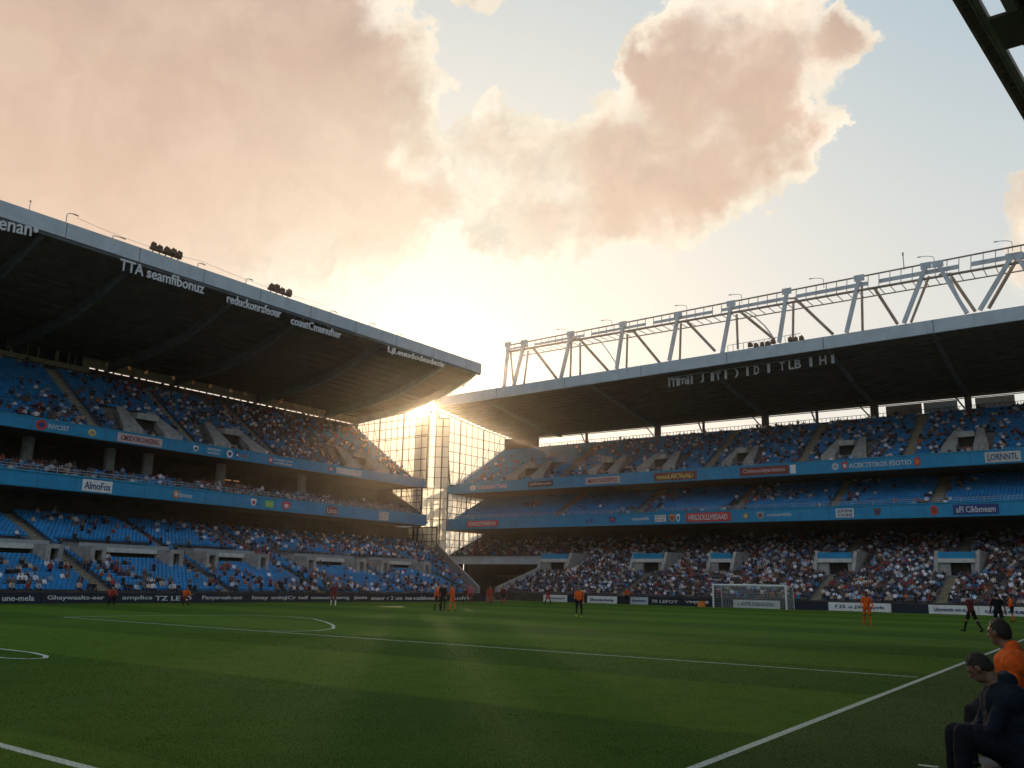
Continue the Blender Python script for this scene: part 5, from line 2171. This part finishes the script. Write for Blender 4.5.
# ================================================================ things on the roofs
def lamp_cluster(c, axis, length, label):
    r = empty('floodlight_bank', c)
    tag(r, label, 'floodlight', 'dark lamp clusters on the roofs')
    ax = Vector(axis).normalized()
    nrm = Vector((-ax.y, ax.x, 0))
    n = max(3, int(length / .55))
    mb = MB()
    mb.bar(c - ax * length / 2 + Vector((0, 0, .1)), c + ax * length / 2 + Vector((0, 0, .1)), .18)
    for k in range(n):
        p = c + ax * (length * ((k + .5) / n - .5))
        mb.bar(p + Vector((0, 0, -.25)), p + Vector((0, 0, .1)), .07)
    mb.build('frame', M['lamp_rust'], r)
    for k in range(n):
        p = c + ax * (length * ((k + .5) / n - .5)) + nrm * random.uniform(-.12, .12) + Vector((0, 0, .42 + random.uniform(-.08, .14)))
        mb = MB()
        w = .22 + random.uniform(0, .06)
        yaw = random.uniform(-.4, .4)
        dx = (ax * math.cos(yaw) + nrm * math.sin(yaw)) * w
        dy = (nrm * math.cos(yaw) - ax * math.sin(yaw)) * .2
        dz = Vector((0, 0, .22))
        mb.hexa([p - dx - dy - dz, p + dx - dy - dz, p + dx + dy - dz, p - dx + dy - dz, p - dx * .8 - dy + dz, p + dx * .8 - dy + dz, p + dx * .6 + dy + dz * .8, p - dx * .6 + dy + dz * .8])
        mb.bar(p + dz, p + dz + Vector((0, 0, .12)), .1)
        mb.build('lamp', M['lamp_rust'], r)


for x, y, xl, lab in ((166, 251, 2.9, 'rusty lamp cluster on the long roof above the first tall lettering'), (279.5, 293, 2.7, 'dark rusty lamp cluster on the long roof nearer the corner')):
    p = on_x(x, y, -64.0)
    p.z = 27.75
    lamp_cluster(p, (0, 1, 0), xl, lab)
p = on_y(762, 343, 91.3)
lamp_cluster(Vector((p.x, 91.3, lipz(p.x) + 1.5)), (1, 0, 0), 3.2, 'dark lamp cluster on the far roof beside a guard rail')
p = on_y(796, 338, 91.3)
lamp_cluster(Vector((p.x, 91.3, lipz(p.x) + 1.5)), (1, 0, 0), 1.7, 'small dark lamp cluster on the far roof behind a truss strut')


def hook_lamp(base, hgt, reach, axis, label, group):
    r = empty('lamp_post', base)
    tag(r, label, 'lamp post', group)
    ax = Vector(axis)
    mb = MB()
    pts = [base, base + Vector((0, 0, hgt * .7))]
    for k in range(1, 6):
        a = PI / 2 * k / 5
        pts.append(base + Vector((0, 0, hgt * .7 + hgt * .3 * math.sin(a))) + ax * reach * (1 - math.cos(a)))
    mb.path(pts, .07, seg=5)
    mb.build('pole', M['rail'], r)
    mb = MB()
    e = pts[-1]
    mb.hexa([e + ax * .0 + Vector((0, -.06, -.05)), e + ax * .35 + Vector((0, -.06, -.06)), e + ax * .35 + Vector((0, .06, -.06)), e + Vector((0, .06, -.05)), e + Vector((0, -.05, .04)), e + ax * .3 + Vector((0, -.05, .03)), e + ax * .3 + Vector((0, .05, .03)), e + Vector((0, .05, .04))])
    mb.build('lamp_head', M['rail'], r)


for x, y, h_, rch in ((66, 222, .9, .5), (113, 236, .35, .7), (198, 264, .5, .35), (246, 281, .6, .4), (331, 310, .3, .5), (370, 323, .45, .5), (398, 334, .3, .4)):
    p = on_x(x, y, -63.9)
    p.z = 27.5
    hook_lamp(p, h_, rch, (0, 1, 0), 'small hooked lamp standing on the long roof edge', 'hooked lamps on the long roof edge')
for i, (x, y) in enumerate(((567, 327), (612, 318), (687, 306), (742, 297), (824, 281), (935, 262), (1013, 245))):
    p = on_y(x, y + 8, 91.8)
    k = (p.x - tl0.x) / (tl1.x - tl0.x)
    p.z = tl0.lerp(tl1, k).z
    hook_lamp(p, 1.25, -1.5, (1, 0, 0), 'thin curved lamp arm standing on the roof truss', 'curved lamp arms on the roof truss')
p = on_y(904, 268, 91.0)
mb = MB()
mb.bar((p.x, 91, tl0.lerp(tl1, (p.x - tl0.x) / (tl1.x - tl0.x)).z), (p.x, 91, p.z + 1.6), .08)
mb.bar((p.x, 91, p.z + 1.3), (p.x, 91, p.z + 1.65), .14)
tag(mb.build('antenna', M['rail']), 'short straight antenna rising from the roof truss', 'antenna')
p = on_x(30, 205, -66)
mb = MB()
mb.bar((-66, p.y, 27.0), (-66, p.y, 29.2), .04)
mb.bar((-66, p.y - .1, 29.1), (-66, p.y + .1, 29.1), .05)
tag(mb.build('antenna', M['rail']), 'thin antenna on the long roof close to the picture edge', 'antenna')
mb = MB()
for a, b in ((66, 198), (198, 331)):
    pa_, pb_ = on_x(a, 300, -63.9), on_x(b, 300, -63.9)
    pa_.z = pb_.z = 28.2
    pts = []
    for k in range(13):
        u = k / 12
        q = pa_.lerp(pb_, u)
        q.z -= .5 * 4 * u * (1 - u) * .6
        pts.append(q)
    mb.path(pts, .02, seg=4)
tag(mb.build('cable', M['rail']), 'thin slack wire strung between the hooked lamps on the long roof', 'cable')

# ================================================================ light, sky, air
SUN_PX = (424.5, 407.5)
SD = ray(*SUN_PX).normalized()
ELEV = math.asin(SD.z)
AZ = math.atan2(SD.x, SD.y)     # clockwise from +y
sun = bpy.data.lights.new('sun', 'SUN')
sun.energy = 4.8
sun.angle = math.radians(.5)
sun.color = (1.0, .72, .43)
so = bpy.data.objects.new('sun', sun)
COL.objects.link(so)
so.rotation_euler = (-SD).to_track_quat('-Z', 'Y').to_euler()

w = bpy.data.worlds.new('World')
SC.world = w
w.use_nodes = True
t = NT(w.node_tree)
bg = w.node_tree.nodes['Background']
SKY_S = .1
bg.inputs['Strength'].default_value = SKY_S
sky = t.new('ShaderNodeTexSky', sky_type='NISHITA')
sky.sun_disc = False
sky.sun_elevation = ELEV
sky.sun_rotation = AZ
sky.altitude = 50
sky.air_density = 1.0
sky.dust_density = 2.0
sky.ozone_density = 1.5
co = t.new('ShaderNodeTexCoord').outputs['Generated']
d0 = t.vmath('NORMALIZE', co)
sunv = tuple(SD)
cosang = t.vmath('DOT_PRODUCT', d0, sunv, out=1)
ang = t.math('ARCCOSINE', t.math('MINIMUM', cosang, .999999))


def skycol(rgb):       # wanted picture value (0..255) -> radiance for the Background
    def lin(c):
        c /= 255
        return c / 12.92 if c <= .04045 else ((c + .055) / 1.055) ** 2.4
    return tuple(lin(c) / SKY_S for c in rgb) + (1,)


# clouds: soft heaps in the directions where the photograph shows them, edges broken up by noise
warp1 = t.scale(t.vmath('SUBTRACT', t.noise(d0, 5.0, 3, .55, 'Color'), (.5, .5, .5)), .13)
warp2 = t.scale(t.vmath('SUBTRACT', t.noise(d0, 17.0, 6, .62, 'Color'), (.5, .5, .5)), .095)
dw = t.vmath('ADD', t.vmath('ADD', d0, warp1), warp2)
BL = [(60, 100, 260), (200, 60, 205), (310, 70, 110), (250, 170, 165), (375, 165, 75), (100, 280, 220), (0, 0, 260), (370, 215, 60), (420, 190, 42), (345, 25, 75),
      (400, 60, 48), (414, 118, 36), (480, 128, 38), (530, 136, 54), (600, 136, 56), (646, 48, 36), (858, 40, 42), (680, 55, 62), (650, 140, 88), (735, 60, 82), (715, 140, 78), (800, 62, 72), (845, 45, 36), (780, 120, 45), (620, 205, 58), (520, 205, 52), (700, 205, 42), (786, 160, 42), (742, 190, 46), (640, 40, 24),
      (472, 2, 25), (452, 178, 34), (446, 140, 26), (560, 238, 52), (640, 228, 50), (690, 225, 40), (1036, 192, 44), (1036, 258, 46), (-250, 100, 260), (-300, -200, 260), (150, -200, 170)]
fld = None
for x, y, r in BL:
    c_ = ray(x, y).normalized()
    rr = (ray(x + r, y).normalized() - c_).length
    ds = t.vmath('DISTANCE', dw, tuple(c_), out=1)
    f = t.maprange(ds, rr * 1.28, rr * .1, 0, 1, 'SMOOTHSTEP')
    fld = f if fld is None else t.math('ADD', fld, f)
# unseen bright cloud behind the camera, added as fill light for the stands
sz = t.new('ShaderNodeSeparateXYZ')
t.l.new(d0, sz.inputs[0])
away = t.maprange(cosang, .35, -.05)
other = t.math('MULTIPLY', t.maprange(t.noise(d0, 2.6, 7, .6), .44, .62), away)
tex_ = t.noise(d0, 9.0, 6, .6)
edge = t.maprange(fld, .04, .35)
soft = t.maprange(sz.outputs[2], .42, .26, .0, 1.0)
fine_ = t.noise(dw, 30.0, 6, .65)
bump_ = t.math('ADD', t.math('MULTIPLY', t.math('SUBTRACT', tex_, .5), .55), t.math('MULTIPLY', t.math('SUBTRACT', fine_, .5), .30))
fld2 = t.math('MULTIPLY_ADD', bump_, edge, fld)
cover = t.maprange(fld2, t.math('MULTIPLY_ADD', soft, -.10, .20), t.math('MULTIPLY_ADD', soft, .30, .44))
puff0 = t.noise(dw, 6.5, 7, .62)
thick = t.maprange(t.math('ADD', fld2, t.math('MULTIPLY', t.math('SUBTRACT', puff0, .5), 1.6)), .30, 1.9)
near_sun = t.maprange(ang, 1.0, .12)
hi = t.maprange(sz.outputs[2], .32, .60, interp='LINEAR')
core = t.mix(hi, skycol((236, 203, 176)), skycol((203, 177, 161)))
core = t.mix(t.maprange(ang, .42, .12), core, skycol((252, 230, 205)))
rim = t.mix(near_sun, skycol((243, 229, 211)), skycol((253, 243, 222)))
ccol = t.mix(t.math('MULTIPLY', thick, t.math('MULTIPLY_ADD', soft, -.25, 1.0)), rim, core)
puff = t.noise(dw, 14.0, 5, .55)
# billows: each heap is brighter on the side that faces the sun and the open sky
off_ = tuple((SD + Vector((0, 0, .8))).normalized() * .022)
b0 = t.noise(dw, 9.0, 4, .5)
b1 = t.noise(t.vmath('ADD', dw, off_), 9.0, 4, .5)
relief = t.math('MULTIPLY', t.math('SUBTRACT', b0, b1), 1.25)
edge_w = t.maprange(fld, 2.6, .5, .25, 1.0)
relief = t.math('MULTIPLY_ADD', relief, edge_w, 1.0)
ccol = t.mix(t.maprange(puff, .35, .7, 0, .22), ccol, skycol((248, 226, 200)))
ccol = t.scale(ccol, relief)
# clear sky
base = t.mix(1.0, sky.outputs['Color'], (1, 1, 1, 1), 'MULTIPLY')
zen = t.mix(t.maprange(sz.outputs[2], .12, .66), skycol((238, 235, 227)), skycol((181, 203, 214)))
glow = t.mix(t.maprange(ang, .75, .14), zen, skycol((254, 244, 228)))
front = t.maprange(cosang, -.1, .6)
clear = t.mix(.10, t.mix(front, t.mix(.5, base, skycol((176, 200, 226))), glow), base)
col = t.mix(cover, clear, ccol)
col = t.mix(t.math('MULTIPLY', other, t.math('SUBTRACT', 1.0, cover)), col, skycol((246, 250, 255)))
dusk = t.math('MULTIPLY_ADD', t.math('MULTIPLY', t.maprange(sz.outputs[2], .55, .12), t.maprange(cosang, .25, -.3)), -.55, 1.0)
col = t.scale(col, dusk)      # low sky opposite the sun dimmed to take light off the upper tiers
# the sun's own disc and the bright sky close round it
disc = t.maprange(ang, .0135, .0085)
halo = t.math('POWER', t.math('MAXIMUM', cosang, 0), 420)
col = t.mix(1.0, col, t.scale(t.vmath('ADD', (0, 0, 0), (1.5, 1.35, 1.15)), halo), 'ADD')
col = t.mix(disc, col, (260, 220, 150, 1))
t.l.new(col, bg.inputs['Color'])

# the air: thin warm evening haze
HZ = .0003
mb = MB()
mb.box((-125, -40, -1.2), (60, 150, 37))
hz = mb.build('haze', [])
m, t, b = base_mat('evening_haze')
m.node_tree.nodes.remove(b)
pv = t.new('ShaderNodeVolumePrincipled')
pv.inputs['Color'].default_value = (1.0, .93, .84, 1)
pv.inputs['Density'].default_value = HZ
pv.inputs['Anisotropy'].default_value = .9
t.l.new(pv.outputs[0], m.node_tree.nodes['Material Output'].inputs['Volume'])
hz.data.materials.append(m)
tag(hz, kind='stuff')

# ================================================================ render settings
SC.view_settings.view_transform = 'Standard'
SC.view_settings.look = 'None'
SC.view_settings.exposure = 0.0
SC.view_settings.gamma = 1.0
SC.view_settings.use_curve_mapping = False
SC.render.engine = 'CYCLES'
SC.cycles.use_denoising = True
SC.cycles.max_bounces = 6
SC.cycles.diffuse_bounces = 3
SC.cycles.transparent_max_bounces = 12
SC.cycles.volume_bounces = 0
SC.cycles.sample_clamp_indirect = 6
